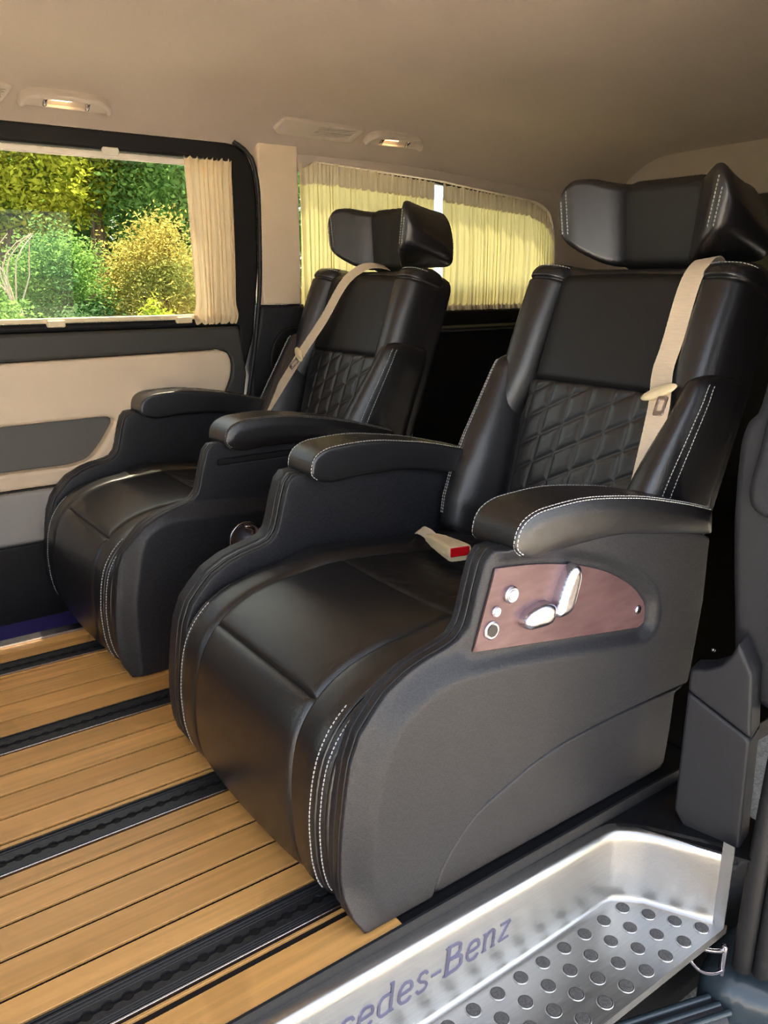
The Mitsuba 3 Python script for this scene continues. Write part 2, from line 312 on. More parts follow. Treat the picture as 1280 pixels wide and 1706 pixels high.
oval = Polygon(spline([(1.30, 0.62), (1.305, 0.70), (1.35, 0.755), (1.43, 0.75), (1.43, 0.60), (1.36, 0.56)], 40, True))
add('quarter_recess', slab(oval, 2.424, 0.02, 0.008, 0.015), 'matte_black', smooth=35, parent=wl, label='rounded black cover on the lower pillar')
add('front_panel', slab(sbox(X0, -0.12, -0.55, 1.36), 2.43, 0.05, 0.01, 0.06), 'dark_grey', smooth=35, parent=wl)
tag(wl, 'far side wall with a cream pillar and black lower trim', kind='structure')
w2 = 'window_2'
add('pane', bx(1.40, 2.70, 2.480, 2.484, 0.76, 1.33), 'tinted_glass', parent=w2, label='tinted rear side pane')
frit = unary_union([sbox(1.40, 0.76, 2.70, 1.33)]).difference(Polygon([(1.445, 0.885), (2.63, 0.885), (2.65, 1.09), (2.58, 1.165), (2.02, 1.258), (1.62, 1.272), (1.445, 1.270)]))
add('black_border', slab(frit, 2.475, 0.004, 0.001, 0.03), 'matte_black', parent=w2)
tag(w2, 'rear side window on the far wall, behind drawn cream curtains', kind='structure')

# ------------------------------------------------------------------ rear wall with the hatch
wb = 'wall_back'
hatch = rrect(0.72, 2.24, 0.86, 1.22, 0.05)
add('hatch_frame', pillow(sbox(0.46, 0.80, 2.49, 1.42).difference(hatch), 0, 0.04, 0.01, 0.04, YZ(3.04, -1)), 'headliner_trim', smooth=35, parent=wb, label='beige trim around the rear window')
add('hatch_lower', pillow(sbox(0.46, -0.1, 2.49, 0.80), 0, 0.05, 0.01, 0.05, YZ(3.04, -1)), 'matte_black', smooth=35, parent=wb, label='black lower trim of the tailgate')
add('hatch_shade', bx(3.015, 3.03, 0.70, 2.26, 0.84, 1.24), 'gloss_black', parent=wb, label='dark blind in the rear window')
tag(wb, 'rear end of the cabin with beige and black trim', kind='structure')

# ------------------------------------------------------------------ near side behind the door opening, with the door seal
wr = 'wall_right'
def fz(x0, y0, t=0.05):   # outline in (outward, z) on a plane that turns slightly rearward towards the outside
    d = np.array([0.035, -0.15]) / math.hypot(0.035, 0.15); n = np.array([-d[1], d[0]])
    return lambda a, b, h: np.stack([x0 + a * d[0] + (t - h) * n[0], y0 + a * d[1] + (t - h) * n[1], b], 1)
low = Polygon([(0.0, 0.0), (0.053, -0.076), (0.118, -0.06), (0.110, 0.185), (0.0, 0.236)])
add('pillar_foot', pillow(low, 0, 0.05, 0.006, 0.010, fz(1.158, 0.706)), 'dark_grey', smooth=35, parent=wr, label='grey foot of the pillar beside the step')
mid_c = Polygon([(0.0, 0.238), (0.110, 0.187), (0.100, 0.30), (0.072, 0.350), (0.064, 0.325), (0.05, 0.302), (0.028, 0.287), (0.0, 0.278)])
add('cover_plate', pillow(mid_c, 0, 0.05, 0.006, 0.008, fz(1.158, 0.706)), 'dark_grey', smooth=35, parent=wr, label='upper cover of the pillar foot')
col = Polygon([(0.026, 0.25), (0.12, 0.20)] + [(0.16, 1.40), (0.05, 1.40)] + [tuple(p) for p in spline([(0.05, 1.40), (0.03, 1.0), (0.020, 0.78), (0.010, 0.714), (-0.004, 0.695), (-0.010, 0.655), (-0.007, 0.56), (0.004, 0.45), (0.012, 0.39), (0.022, 0.31)], 60)])
add('pillar_column', pillow(col, 0, 0.10, 0.014, 0.012, fz(1.219, 0.692, 0.10)), 'dark_grey', smooth=35, parent=wr, label='grey pillar trim at the right edge')
add('belt_guide', pillow(Polygon(spline([(0.035, 0.56), (0.03, 0.66), (0.045, 0.74), (0.08, 0.78), (0.12, 0.70), (0.11, 0.56)], 50, True)), 0, 0.03, 0.012, 0.008, fz(1.200, 0.692, 0.03)), 'dark_grey', smooth=35, parent=wr)
add('screw', trimesh.creation.icosphere(2, 0.004).apply_translation((1.275, 0.735, 0.27)), 'chrome', smooth=True, parent=wr)
add('rear_panel', bx(1.40, 3.1, 0.455, 0.50, -0.06, 1.36), 'dark_grey', parent=wr)
seal_path = spline([(1.182, 0.556, -0.245), (1.186, 0.556, -0.05), (1.20, 0.556, 0.15), (1.225, 0.556, 0.40), (1.25, 0.556, 0.70), (1.27, 0.56, 1.0), (1.27, 0.58, 1.35)], 60)
add('door_seal', cat([tube(seal_path, 0.017, 12), tube(seal_path + [0.012, -0.028, 0], 0.014, 12)]), 'rubber', smooth=True, parent=wr, label='black rubber seal of the open door')
add('outer_jamb', pillow(Polygon([(0, -0.2), (0.12, -0.2), (0.20, 1.3), (0.1, 1.3)]), 0, 0.03, 0.01, 0.04, lambda a, b, h: np.stack([1.185 + a, 0.515 - 0.12 * a + h - 0.03, b], 1)), 'matte_black', smooth=35, parent=wr)
# the front door beside the camera, the header over the door opening and the front of the cabin close the van off
add('header', bx(X0, 3.1, 0.43, 0.50, 1.31, 1.43, 0.012), 'paint', parent=wr)
add('under_sill', bx(X0, 1.45, 0.68, 0.765, -0.46, -0.20, 0.01), 'matte_black', parent=wr)
tag(wr, 'near side of the van behind the door opening, grey pillar trim', kind='structure')
d2 = 'door_2'
add('door_panel', bx(X0, -0.50, 0.455, 0.515, -0.35, 0.72, 0.01), 'paint', parent=d2)
add('pillar', bx(-0.58, -0.46, 0.445, 0.525, -0.18, 1.30, 0.012), 'matte_black', parent=d2)
add('pane', bx(X0, -0.56, 0.483, 0.487, 0.70, 1.30), 'tinted_glass', parent=d2)
tag(d2, 'near front door of the van, outside the frame', kind='structure')
wf = 'wall_front'
add('bulkhead', bx(X0 - 0.06, X0, 0.45, 2.49, -0.12, 0.78, 0.01), 'dark_grey', parent=wf)
add('windscreen', bx(X0 - 0.035, X0 - 0.03, 0.45, 2.49, 0.76, 1.40), 'tinted_glass', parent=wf)
tag(wf, 'front end of the cabin with the windscreen', kind='structure')
# body sill outside, below the step
bs = add('body_sill', pillow(Polygon([tuple(p) for p in spline([(1.60, .64), (1.26, .645), (1.19, .632), (1.145, .605), (1.140, .575), (1.165, .51), (1.20, .45), (1.26, .405), (1.6, .39)], 60)]), -0.42, -0.262, 0.045, 0.02, XY, rb=0.03), 'paint', smooth=40)
tag(bs, 'dark blue-grey painted body sill behind the step, bottom right corner', 'body sill')
tk = 'sill_track'
add('bed', tube([(1.14, .565, -.335), (0.95, .625, -.335), (0.60, .73, -.335)], 0.030, 16), 'rail_grey', smooth=40, parent=tk)
for o_ in (-0.020, 0.0, 0.020): add('ridge', tube([(1.14, .565 + o_, -.308), (0.95, .625 + o_, -.308), (0.60, .73 + o_, -.308)], 0.006, 8), 'paint', smooth=True, parent=tk)
tag(tk, 'grooved grey track below the outer edge of the steel step', 'door track')

# ------------------------------------------------------------------ ground outside
add('ground', bx(-40, 40, -40, 60, -0.60, -0.50), 'gravel')
tag('ground', 'pale gravel ground outside the van', kind='structure')

# ------------------------------------------------------------------ steel entrance step
tr = 'entrance_step'
TX, TY, TZ, TE = -0.9, 0.747, -0.165, 0.585
def end_x(y): return 1.062 + (TY - y) * 0.62
# flange, riser, tread, end wall as folded sheet with soft bends
prof = np.array([(0.7715, 0.002), (0.762, 0.002), (0.7545, 0.0008), (0.7505, -0.0025), (0.7482, -0.008), (0.7472, -0.016), (0.747, -0.030), (0.7465, -0.15), (0.745, -0.159), (0.740, -0.1645), (0.730, -0.165)])
def step_sheet(xa, xb):
    return prof
tread = Polygon([(TX, TE), (end_x(TE) - 0.0, TE), (end_x(0.732), 0.732), (TX, 0.732)])
fil = 0.035   # the plan corner between riser and end wall is a soft bend
corner = LineString([(TX, 0), (0.0, 0)])
path = [(TX, TY)] + [tuple(p) for p in spline([(end_x(TY) - 0.05, TY), (end_x(TY) - 0.018, TY - 0.003), (end_x(TY) + 0.002, TY - 0.016), (end_x(TY - 0.045), TY - 0.045)], 12)] + [(end_x(TE + 0.018), TE + 0.018)]
path = np.array(path); tan = np.gradient(path, axis=0); tan /= np.linalg.norm(tan, axis=1, keepdims=True); out = np.stack([-tan[:, 1], tan[:, 0]], 1)
rows_ = []
for (yy, zz) in prof: rows_.append(np.c_[path + out * (yy - TY), zz - 0.024 * ss(0.55, 1.05, path[:, 0]) * ss(-0.15, -0.03, zz)])
S = np.array(rows_)
tread_poly = Polygon([tuple(p) for p in S[-1][:, :2]] + [(end_x(TE + 0.018), TE + 0.018), (end_x(TE) , TE), (TX, TE)])
add('sheet', cat([grid_mesh(S), grid_mesh(S + [0, 0.0, -0.002])]), 'brushed_steel', smooth=50, parent=tr, label='folded riser and end wall of brushed steel')
tm = trimesh.creation.extrude_polygon(tread_poly, 0.003, engine='earcut'); tm.apply_translation([0, 0, TZ - 0.003])
add('tread', tm, 'brushed_steel', parent=tr, label='flat tread of brushed steel')
add('tread_edge', cat([bx(TX, end_x(TE), TE - 0.003, TE, TZ - 0.016, TZ)]), 'brushed_steel', parent=tr)
ex = end_x(TE + 0.018)
add('end_flange', pillow(Polygon([(0, 0.0), (0.018, -0.003), (0.018, -0.165), (0, -0.165)]), 0, 0.002, 0.0005, 0.01, lambda a, b, h: np.stack([ex + 0.62 * a * 0.5 + h, TE + 0.018 - a, b], 1)), 'brushed_steel', parent=tr)
lip = add('floor_flange', trimesh.creation.extrude_polygon(Polygon([(end_x(TY) - 0.02, 0.772), (1.30, 0.772), (1.27, 0.55), (end_x(0.60) + 0.02, 0.56), (end_x(0.72) + 0.01, 0.73)]), 0.004, engine='earcut').apply_translation([0, 0, -0.026]), 'gloss_black', parent=tr, label='black floor corner behind the step')
stud = trimesh.creation.revolve(np.array([(0, 0.0030), (0.0085, 0.0030), (0.0105, 0.0022), (0.0112, 0.0008), (0.0112, -0.001)]), sections=20)
ring = trimesh.creation.revolve(np.array([(0.0112, 0.0), (0.0118, 0.0016), (0.0128, 0.0016), (0.0136, 0.0)]), sections=20)
stud_p, ring_p = mikit.ply(stud, 'stud_rubber', smooth=40), mikit.ply(ring, 'brushed_steel', smooth=40)
for r in range(4):
    for k in range(24):
        x, y = 1.049 + 0.0243 * r - 0.0512 * k, 0.716 - 0.0368 * r
        if x > TX + 0.4:
            sk = addply('tread_stud', stud_p, tr, T().translate([x, y, TZ]))
            addply('stud_rim', ring_p, sk, T().translate([x, y, TZ]))
# raised serif lettering on the riser
def stroke(pts, w0, n=14, bow=0.0):
    return LineString(spline(pts, n)).buffer(w0, 4, cap_style='flat')
TH, TN, SF = 0.085, 0.034, 0.026
def glyph(ch):
    L = lambda *p, w=TN: LineString(p).buffer(w, 4, cap_style='flat')
    C = lambda *p, w=TN: LineString(spline(p, 30)).buffer(w, 4, cap_style='flat')
    ser = lambda x, y, h=0.10: L((x - h, y), (x + h, y), w=SF)
    if ch == 'M': return [L((.1, 0), (.1, 1)), L((.95, 0), (.95, 1), w=TH * .8), L((.1, 1), (.52, 0), w=TH * .8), L((.52, 0), (.95, 1)), ser(.1, 0.02), ser(.95, 0.02), ser(.04, .98), ser(1.0, .98)], 1.12
    if ch == 'B': return [L((.15, 0), (.15, 1), w=TH * .8), C((.1, .98), (.42, .97), (.60, .86), (.60, .66), (.42, .53), (.15, .52), w=.05), C((.15, .52), (.48, .50), (.70, .38), (.70, .15), (.48, .03), (.1, .02), w=.055), ser(.12, .02), ser(.12, .98)], .86
    if ch == 'e': return [C((.08, .34), (.50, .36), (.53, .40), (.46, .62), (.28, .67), (.10, .52), (.08, .25), (.20, .03), (.38, .0), (.52, .12), w=.048)], .66
    if ch == 'r': return [L((.13, 0), (.13, .64), w=.05), C((.13, .42), (.24, .62), (.36, .66), (.42, .58), w=.045), ser(.13, .02), ser(.09, .64, .05)], .48
    if ch == 'c': return [C((.50, .52), (.42, .65), (.26, .66), (.10, .50), (.08, .24), (.20, .03), (.38, .0), (.52, .12), w=.048)], .62
    if ch == 'd': return [L((.50, 0), (.50, 1.0), w=.05), C((.50, .55), (.36, .66), (.20, .64), (.08, .46), (.08, .2), (.22, .02), (.36, .02), (.50, .14), w=.046), ser(.46, .98, .06), ser(.55, .02, .07)], .70
    if ch == 's': return [C((.42, .54), (.32, .66), (.18, .65), (.10, .52), (.16, .40), (.34, .29), (.43, .17), (.34, .02), (.18, .0), (.07, .12), w=.046)], .54
    if ch == '-': return [L((.06, .32), (.42, .32), w=.04)], .50
    if ch == 'n': return [L((.13, 0), (.13, .64), w=.05), C((.13, .44), (.25, .62), (.38, .66), (.48, .56), (.49, .3), (.49, 0), w=.046), ser(.13, .02, .09), ser(.49, .02, .09), ser(.08, .64, .05)], .68
    if ch == 'z': return [L((.06, .62), (.46, .62), w=.034), L((.46, .62), (.06, .03), w=.05), L((.06, .03), (.48, .03), w=.034)], .56
HT, pen, shapes = 0.055, 0.0, []
for ch in 'Mercedes-Benz':
    g, w = glyph(ch)
    g = affinity.translate(unary_union(g), pen, 0); pen += w; shapes.append(g)
sc_x = 0.052
for g in shapes:
    g = affinity.scale(g, sc_x * 1.0, HT * 0.92, origin=(0, 0)); g = affinity.affine_transform(g, [1, 0.12, 0, 1, 0, 0])
    g = affinity.translate(g, 0.795 - pen * sc_x, -0.105).simplify(0.0002)
    ms = [trimesh.creation.extrude_polygon(q, 0.0016, engine='earcut') for q in getattr(g, 'geoms', [g])]
    m = cat(ms); v = m.vertices.copy(); m = M(np.stack([v[:, 0], TY - 0.0002 - v[:, 2], v[:, 1]], 1), m.faces); m.fix_normals()
    add('letter', m, 'letter_violet', parent=tr)
tag(tr, 'brushed steel entrance step with rubber studs and raised lettering', 'step')
hk = 'step_latch'
add('arm', tube(spline([(1.095, 0.588, -0.178), (1.125, 0.580, -0.195), (1.150, 0.575, -0.205)], 8), 0.004), 'chrome', smooth=True, parent=hk)
add('pin', tube([(1.150, 0.575, -0.255), (1.150, 0.575, -0.22), (1.150, 0.575, -0.195)], 0.006), 'chrome', smooth=True, parent=hk)
add('wire', tube(spline([(1.06, 0.588, -0.178), (1.10, 0.575, -0.225), (1.145, 0.572, -0.245)], 8), 0.003), 'chrome', smooth=True, parent=hk)
tag(hk, 'small bright metal latch under the right end of the steel step', 'latch')

# ------------------------------------------------------------------ the captain seats (modelled about y = 0, the near side at -y)
HW = 0.331
shell = np.array([(.541, .004), (.526, .03), (.518, .06), (.514, .10), (.515, .14), (.518, .177), (.525, .232), (.533, .276), (.549, .316), (.573, .344), (.597, .368), (.635, .388), (.667, .398), (.706, .406), (.726, .413), (.739, .428),
                  (.746, .449), (.756, .488), (.768, .525), (.782, .540), (.85, .545), (.95, .545), (1.10, .53), (1.20, .50), (1.285, .476), (1.312, .464), (1.314, .34), (1.298, .196), (1.292, .168), (1.262, .160), (1.258, .08), (1.25, .004)])
shell_poly = Polygon(shell)
arc = spline([(.665, -.02), (.682, .036), (.711, .077), (.759, .116), (.823, .139), (.89, .159), (.976, .170), (1.137, .174), (1.30, .171)], 50)
lower = Polygon([tuple(p) for p in arc] + [(1.30, -.02)]).intersection(shell_poly)
plate = Polygon([(.742, .391), (.781, .515)] + [tuple(p) for p in spline([(.781, .515), (.837, .509), (.945, .487), (1.02, .462), (1.077, .433), (1.126, .396), (1.150, .362), (1.152, .335), (1.135, .327)], 30)])
band = Polygon([tuple(p) for p in spline([(.60, .0), (.563, .06), (.556, .15), (.573, .25), (.599, .312), (.636, .341), (.70, .360), (.80, .357), (1.0, .345), (1.22, .33)], 60)] + [(1.34, .33), (1.34, -.1), (.6, -.1)])
def near_top_1(q):
    p = shapely.points(q); d = shapely.distance(plate, p); ptop = np.interp(q[:, 0], [.74, .781, .837, .945, 1.02, 1.077, 1.126, 1.15], [.53, .515, .509, .487, .462, .433, .396, .36])
    rec = np.where(shapely.contains(plate, p), 1.0, 1 - ss(0.002, 0.030, d)) * np.where(q[:, 0] < 0.80, ss(0.0, 0.02, 0.02 + (q[:, 0] - 0.745)), 1)
    b = shapely.distance(band.boundary, p); out_ = ~shapely.contains(band, p)
    strip = np.where(out_, np.clip(b / 0.036, 0, 1), 0) * (1 - ss(1.05, 1.16, q[:, 0])) * (1 - ss(-0.005, 0.02, q[:, 1] - ptop) * ss(0.77, 0.80, q[:, 0]))
    strip = strip * ss(0.0, 0.09, q[:, 1])
    return -(0.022 * strip * (1 - rec) + 0.0145 * rec)
up_band = Polygon([tuple(p) for p in spline([(.56, .0), (.558, .15), (.575, .27), (.60, .345), (.66, .372), (.79, .367), (.90, .358), (1.32, .33)], 60)] + [(1.34, -.1), (.6, -.1)])
cup_c = np.array([.848, .297])
def near_top_2(q):
    p = shapely.points(q); inb = shapely.contains(up_band, p); b = shapely.distance(up_band.boundary, p)
    up_ = (~inb) & (q[:, 1] > 0.33) & (q[:, 0] > 0.7)
    return -0.020 * np.where(~inb, np.clip(b / 0.034, 0, 1), 0)
slot = rrect(.795, 1.20, .486, .500, .006)
cup = Point(*cup_c).buffer(0.041, 24)
out_poly = shell_poly.difference(lower.buffer(0.003))
near_map = lambda a, b, h: np.stack([a, -h, b], 1)
seat_meshes = {}
def sm(name, mesh, bsdf, smooth=40, label=None): seat_meshes[name] = (mikit.ply(mesh, bsdf, smooth=smooth), label)
outer_1 = pillow(out_poly, HW - 0.031, HW, 0.004, 0.0065, near_map, near_top_1, rb=0.003)
outer_2 = pillow(out_poly.difference(cup).difference(slot), HW - 0.031, HW, 0.004, 0.0065, near_map, near_top_2, rb=0.003)
outer_p = pillow(out_poly, HW - 0.031, HW, 0.004, 0.016, near_map, None, rb=0.003)
lower_m = pillow(lower, HW - 0.028, HW - 0.0035, 0.006, 0.016, near_map)
trim_m = pillow(shell_poly.buffer(-0.001), HW - 0.0465, HW - 0.0325, 0.0035, 0.016, near_map, rb=0.003)
inner_m = pillow(shell_poly.buffer(-0.003), HW - 0.064, HW - 0.0485, 0.0035, 0.016, near_map, rb=0.006)
# armrest
arm_poly = Polygon([tuple(p) for p in spline([(1.12, .506), (1.01, .521), (.93, .522), (.86, .518), (.828, .525), (.806, .545), (.810, .566), (.826, .584), (.860, .594), (.93, .5965), (1.066, .581), (1.20, .551), (1.275, .530), (1.306, .520)], 110)] + [(1.312, .470), (1.25, .482)])
arm_m = pillow(arm_poly, 0.236, 0.336, 0.008, 0.008, near_map, lambda q: 0.004 * ss(0.006, 0.02, shapely.distance(arm_poly.boundary, shapely.points(q))), rb=0.008)
arm_path = spline([(.822, .527), (.811, .536), (.807, .548), (.811, .566), (.827, .584), (.860, .594), (.93, .5965), (1.066, .581), (1.20, .551), (1.298, .522)], 160)
def arm_stitch(y, inset, out):
    ring = arm_poly.buffer(-inset).exterior; q = np.array([ring.interpolate(ring.project(Point(p))).coords[0] for p in arm_path])
    return stitches(np.c_[q[:, 0], np.full(len(q), y), q[:, 1]], (-0.4, out, 0.6), w=0.0012)
arm_st = [arm_stitch(-0.3345, 0.0030, -1), arm_stitch(-0.3300, 0.0003, -1), arm_stitch(-0.2395, 0.0012, 1)]

# cushion as one swept sheet, cut into panels that dip into the seams
cprof = spline([(.540, .006), (.523, .02), (.508, .05), (.499, .10), (.497, .15), (.501, .20), (.511, .25), (.528, .287), (.552, .317), (.588, .344), (.635, .364), (.70, .377), (.80, .381), (.92, .374), (1.05, .360), (1.18, .352), (1.33, .347)], 400)
cs = np.r_[0, np.cumsum(np.linalg.norm(np.diff(cprof, axis=0), axis=1))]
S_SEAM = np.interp(0.317, cprof[:200, 1], cs[:200]); S_Q = cs[np.argmin(np.abs(cprof[:, 0] - 0.835) + (cprof[:, 1] < 0.3))]
def cush(s, y):
    """Point and normal of the plain cushion surface at arc length s, across y."""
    p = np.stack([np.interp(s, cs, cprof[:, k]) for k in range(2)], -1); e = 0.012
    a = np.stack([np.interp(np.clip(s + e, 0, cs[-1]), cs, cprof[:, k]) - np.interp(np.clip(s - e, 0, cs[-1]), cs, cprof[:, k]) for k in range(2)], -1)
    a /= np.linalg.norm(a, axis=-1, keepdims=True); n = np.stack([-a[..., 1], a[..., 0]], -1)
    ay = np.abs(y)
    edge = np.clip((ay - 0.215) / 0.072, 0, 1); roll = 0.055 * (1 - np.sqrt(np.maximum(0, 1 - edge ** 2)))
    flat = ss(0.50, 0.62, s)
    bol = 0.012 * ss(0.165, 0.205, ay) * flat
    d = bol - roll - 0.006 * (ay / 0.17).clip(0, 1) ** 2 * (1 - flat) - 0.004 * flat * (1 - (ay / 0.17).clip(0, 1) ** 2)
    return np.stack([p[..., 0] + n[..., 0] * d, y + 0 * s, p[..., 1] + n[..., 1] * d], -1), np.stack([n[..., 0], 0 * s, n[..., 1]], -1)
def seam_w(s): return 0.172 - 0.004 * ss(0.5, 0.9, s) + 0.012 * (1 - ss(0.05, 0.30, s))
def seat_panel(s0, s1, ya, yb, ns, nv, dip, extra=None, sides='suv'):
    """A panel of the sheet between arc lengths s0, s1 and edges ya(s), yb(s); dips at the given sides."""
    s = np.linspace(s0, s1, ns); t = np.linspace(0, 1, nv); s_, t_ = np.meshgrid(s, t, indexing='ij')
    y_ = ya(s_) * (1 - t_) + yb(s_) * t_
    p, n = cush(s_, y_); d = np.full(s_.shape, 9.0)
    if 'a' in sides: d = np.minimum(d, np.abs(y_ - ya(s_)))
    if 'b' in sides: d = np.minimum(d, np.abs(y_ - yb(s_)))
    if '0' in sides: d = np.minimum(d, s_ - s0)
    if '1' in sides: d = np.minimum(d, s1 - s_)
    h = -0.0065 * np.exp(-(d / 0.0045)) - 0.002 * np.exp(-(d / 0.02))
    if extra is not None: h = h + extra(s_, y_)
    return grid_mesh(p + n * h[..., None])
W0 = lambda s: -seam_w(s); W1 = lambda s: seam_w(s)
E0 = lambda s: 0 * s - 0.287; E1 = lambda s: 0 * s + 0.287
skirt = seat_panel(0, S_SEAM, W0, W1, 70, 70, None, None, 'ab1')
ctop = seat_panel(S_SEAM, S_Q, W0, W1, 80, 70, None, None, 'ab01')
def quilt_lines(u, v, pu, pv):
    """Depth of diagonal quilting with stitched lines every pu across and slanted lines; u along, v across."""
    a = v / pv; b = u / pu + 0.5 * v / pv * 1.0
    da = np.abs(a - np.round(a)) * pv; db = np.abs(b - np.round(b)) * pu * 0.8
    d = np.minimum(da, db)
    return -0.0032 * np.exp(-(d / 0.004) ** 1.2) + 0.0012 * np.minimum(d / 0.016, 1)
qcush = seat_panel(S_Q, cs[-1], W0, W1, 130, 110, None, lambda s, y: quilt_lines(s, y, 0.055, 0.050) * 0.6, 'ab0')
bl0 = seat_panel(0.0, cs[-1], E0, W0, 170, 34, None, None, 'b'); bl1 = seat_panel(0.0, cs[-1], W1, E1, 170, 34, None, None, 'a')
core = pillow(Polygon([tuple(p) for p in cprof[::8]] + [(1.33, .02), (.56, .006)]).buffer(-0.022), -0.25, 0.25, 0.0, 0.04, XZ(0))
def on_cush(s0, s1, y, off=0.0012, n=90):
    s = np.linspace(s0, s1, n); p, nn = cush(s, np.full(n, y) if np.isscalar(y) else y(s)); return p + nn * off
def skirt_stitch(sg, y):
    if 1:
        s = np.linspace(0.03, 0.36, 100); p, nn = cush(s, np.full(100, sg * y)); return stitches(p + nn * 0.0008 + [0, sg * 0.0006, 0], (-0.9, sg * 0.4, 0.1), w=0.0013)
gus = []
for sg in (-1, 1):
    s = np.linspace(0.0, 0.42, 60); p, nn = cush(s, np.full(60, sg * 0.247)); gus.append(tube(p + nn * -0.0010, 0.0032, 6))
    p, nn = cush(s, np.full(60, sg * 0.266)); gus.append(tube(p + nn * -0.001, 0.0045, 6))

# backrest frame: s up the back, y across, d forward
B0, UX, UZ = np.array([1.290, 0.40]), 0.316, 0.949
def bk(s, y, d): return np.stack([B0[0] + UX * s - UZ * d, y + 0 * s, B0[1] + UZ * s + UX * d], -1)
bmap = lambda a, b, h: bk(b, a, h)     # outline (y, s)
back_poly = Polygon(spline([(-.262, -.08), (-.268, .2), (-.270, .42), (-.268, .535), (-.252, .570), (-.215, .578), (-.10, .568), (.10, .568), (.215, .578), (.252, .570), (.268, .535), (.270, .42), (.268, .2), (.262, -.08)], 140))
back_m = pillow(back_poly, -0.115, 0.012, 0.02, 0.02, bmap, rb=0.03)
def bsheet(s0, s1, ya, yb, ns, nv, hfun, sides):
    s_, t_ = np.meshgrid(np.linspace(s0, s1, ns), np.linspace(0, 1, nv), indexing='ij'); y_ = ya(s_) * (1 - t_) + yb(s_) * t_
    d = np.full(s_.shape, 9.0)
    if 'a' in sides: d = np.minimum(d, np.abs(y_ - ya(s_)))
    if 'b' in sides: d = np.minimum(d, np.abs(y_ - yb(s_)))
    if '0' in sides: d = np.minimum(d, s_ - s0)
    if '1' in sides: d = np.minimum(d, s1 - s_)
    h = hfun(s_, y_) - 0.008 * np.exp(-d / 0.004) - 0.002 * np.exp(-d / 0.02)
    return grid_mesh(bk(s_, y_, h))
cw = lambda s: 0.150 + 0.030 * ss(0.02, 0.30, s)
S_D = 0.312
cbase = lambda s, y: 0.027 + 0.006 * (1 - (y / 0.17) ** 2)
cent_m = bsheet(S_D, 0.571, lambda s: -cw(s), lambda s: cw(s), 60, 60, lambda s, y: cbase(s, y) - 0.05 * ss(0.52, 0.575, s) ** 2, 'ab0')
quil_m = bsheet(-0.06, S_D, lambda s: -cw(s) - 0.01, lambda s: cw(s) + 0.01, 150, 120, lambda s, y: cbase(s, y) + quilt_lines(s, y, 0.062, 0.056), 'ab1')
BTH = np.linspace(0, 2 * np.pi, 44, endpoint=False)
def bol_ring(s, sg, th):
    yi = np.interp(s, [0.10, 0.22, 0.32, 0.50, 0.58], [0.215, 0.196, 0.178, 0.170, 0.165]); yo = 0.272
    dm = np.interp(s, [0.10, 0.25, 0.45, 0.58], [0.070, 0.068, 0.062, 0.052]); end = np.clip((s - 0.537) / 0.041, 0, 1); k = math.sqrt(max(0.0, 1 - end ** 2.4))
    groove = 0.007 * math.exp(-((s - 0.534) / 0.0035) ** 2)
    c, w = (yi + yo) / 2, (yo - yi) / 2 * (0.80 + 0.2 * k); cx, sx = np.cos(th), np.sin(th); e = 2 / 2.7
    yy = c + (w - 0.3 * groove) * np.sign(cx) * np.abs(cx) ** e; top_ = (dm - groove + 0.02) * (0.15 + 0.85 * k) - 0.02; bt = -0.075 * (0.3 + 0.7 * k)
    dd = np.where(sx > 0, np.abs(sx) ** e * (top_ + 0.02) - 0.02, -np.abs(sx) ** e * (-bt) - 0.02)
    dd = dd - np.where(sx > 0, 0.012 * ((yo - yy) / (yo - yi)) * 0.5, 0)
    return bk(np.full(len(th), s), sg * yy, dd)
def bolster(sg):
    return loft([bol_ring(s, sg, BTH) for s in np.r_[np.linspace(0.10, 0.52, 26), np.linspace(0.524, 0.545, 13), np.linspace(0.549, 0.578, 10)]])
def wing_par(s):
    yi = np.interp(s, [-0.10, 0.0, 0.10, 0.20, 0.27, 0.34, 0.365], [0.172, 0.170, 0.178, 0.192, 0.205, 0.216, 0.225])
    yo = np.interp(s, [-0.10, 0.10, 0.30, 0.365], [0.272, 0.284, 0.284, 0.278])
    dm = np.interp(s, [-0.10, 0.0, 0.08, 0.15, 0.25, 0.33, 0.365], [0.125, 0.142, 0.136, 0.122, 0.096, 0.076, 0.060])
    return yi, yo, dm
def wing_ring(s, sg, th, off=0.0):
    yi, yo, dm = wing_par(s); k = math.sqrt(max(0.0, 1 - max(0, (s - 0.325) / 0.040) ** 2)) * math.sqrt(max(0, 1 - max(0, (-0.06 - s) / 0.04) ** 2))
    k = max(k, 0.05); c, w = (yi + yo) / 2, (yo - yi) / 2; cx, sx = np.cos(th), np.sin(th); e = 2 / 2.9
    yy = c + (w + off) * (0.75 + 0.25 * k) * np.sign(cx) * np.abs(cx) ** e
    dd = np.where(sx > 0, np.abs(sx) ** e * (dm * k + 0.02 + off) - 0.02, -np.abs(sx) ** e * 0.06 - 0.02)
    dd = dd - np.where(sx > 0, 0.030 * np.clip((yo - 0.02 - yy) / (yo - yi), 0, 1) ** 1.5, 0)
    return bk(np.full(np.size(th), s), sg * yy, dd)
WTH = np.linspace(0, 2 * np.pi, 48, endpoint=False)
def wing(sg): return loft([wing_ring(s, sg, WTH) for s in np.linspace(-0.10, 0.365, 44)])
def wing_stitch(sg, deg):
    th = np.array([math.radians(deg)]); return stitches(np.array([wing_ring(v, sg, th, 0.0016)[0] for v in np.linspace(-0.04, 0.335, 90)]), (-0.9, sg * 0.5 * math.cos(th[0]), 0.3), w=0.0012)
def cap_stitch(sg):
    th = np.radians(np.linspace(12, 150, 50)); p = bol_ring(0.5655, sg, th); return stitches(p + np.array([-0.0004, 0, 0.0010]), (-0.4, 0, 0.9))

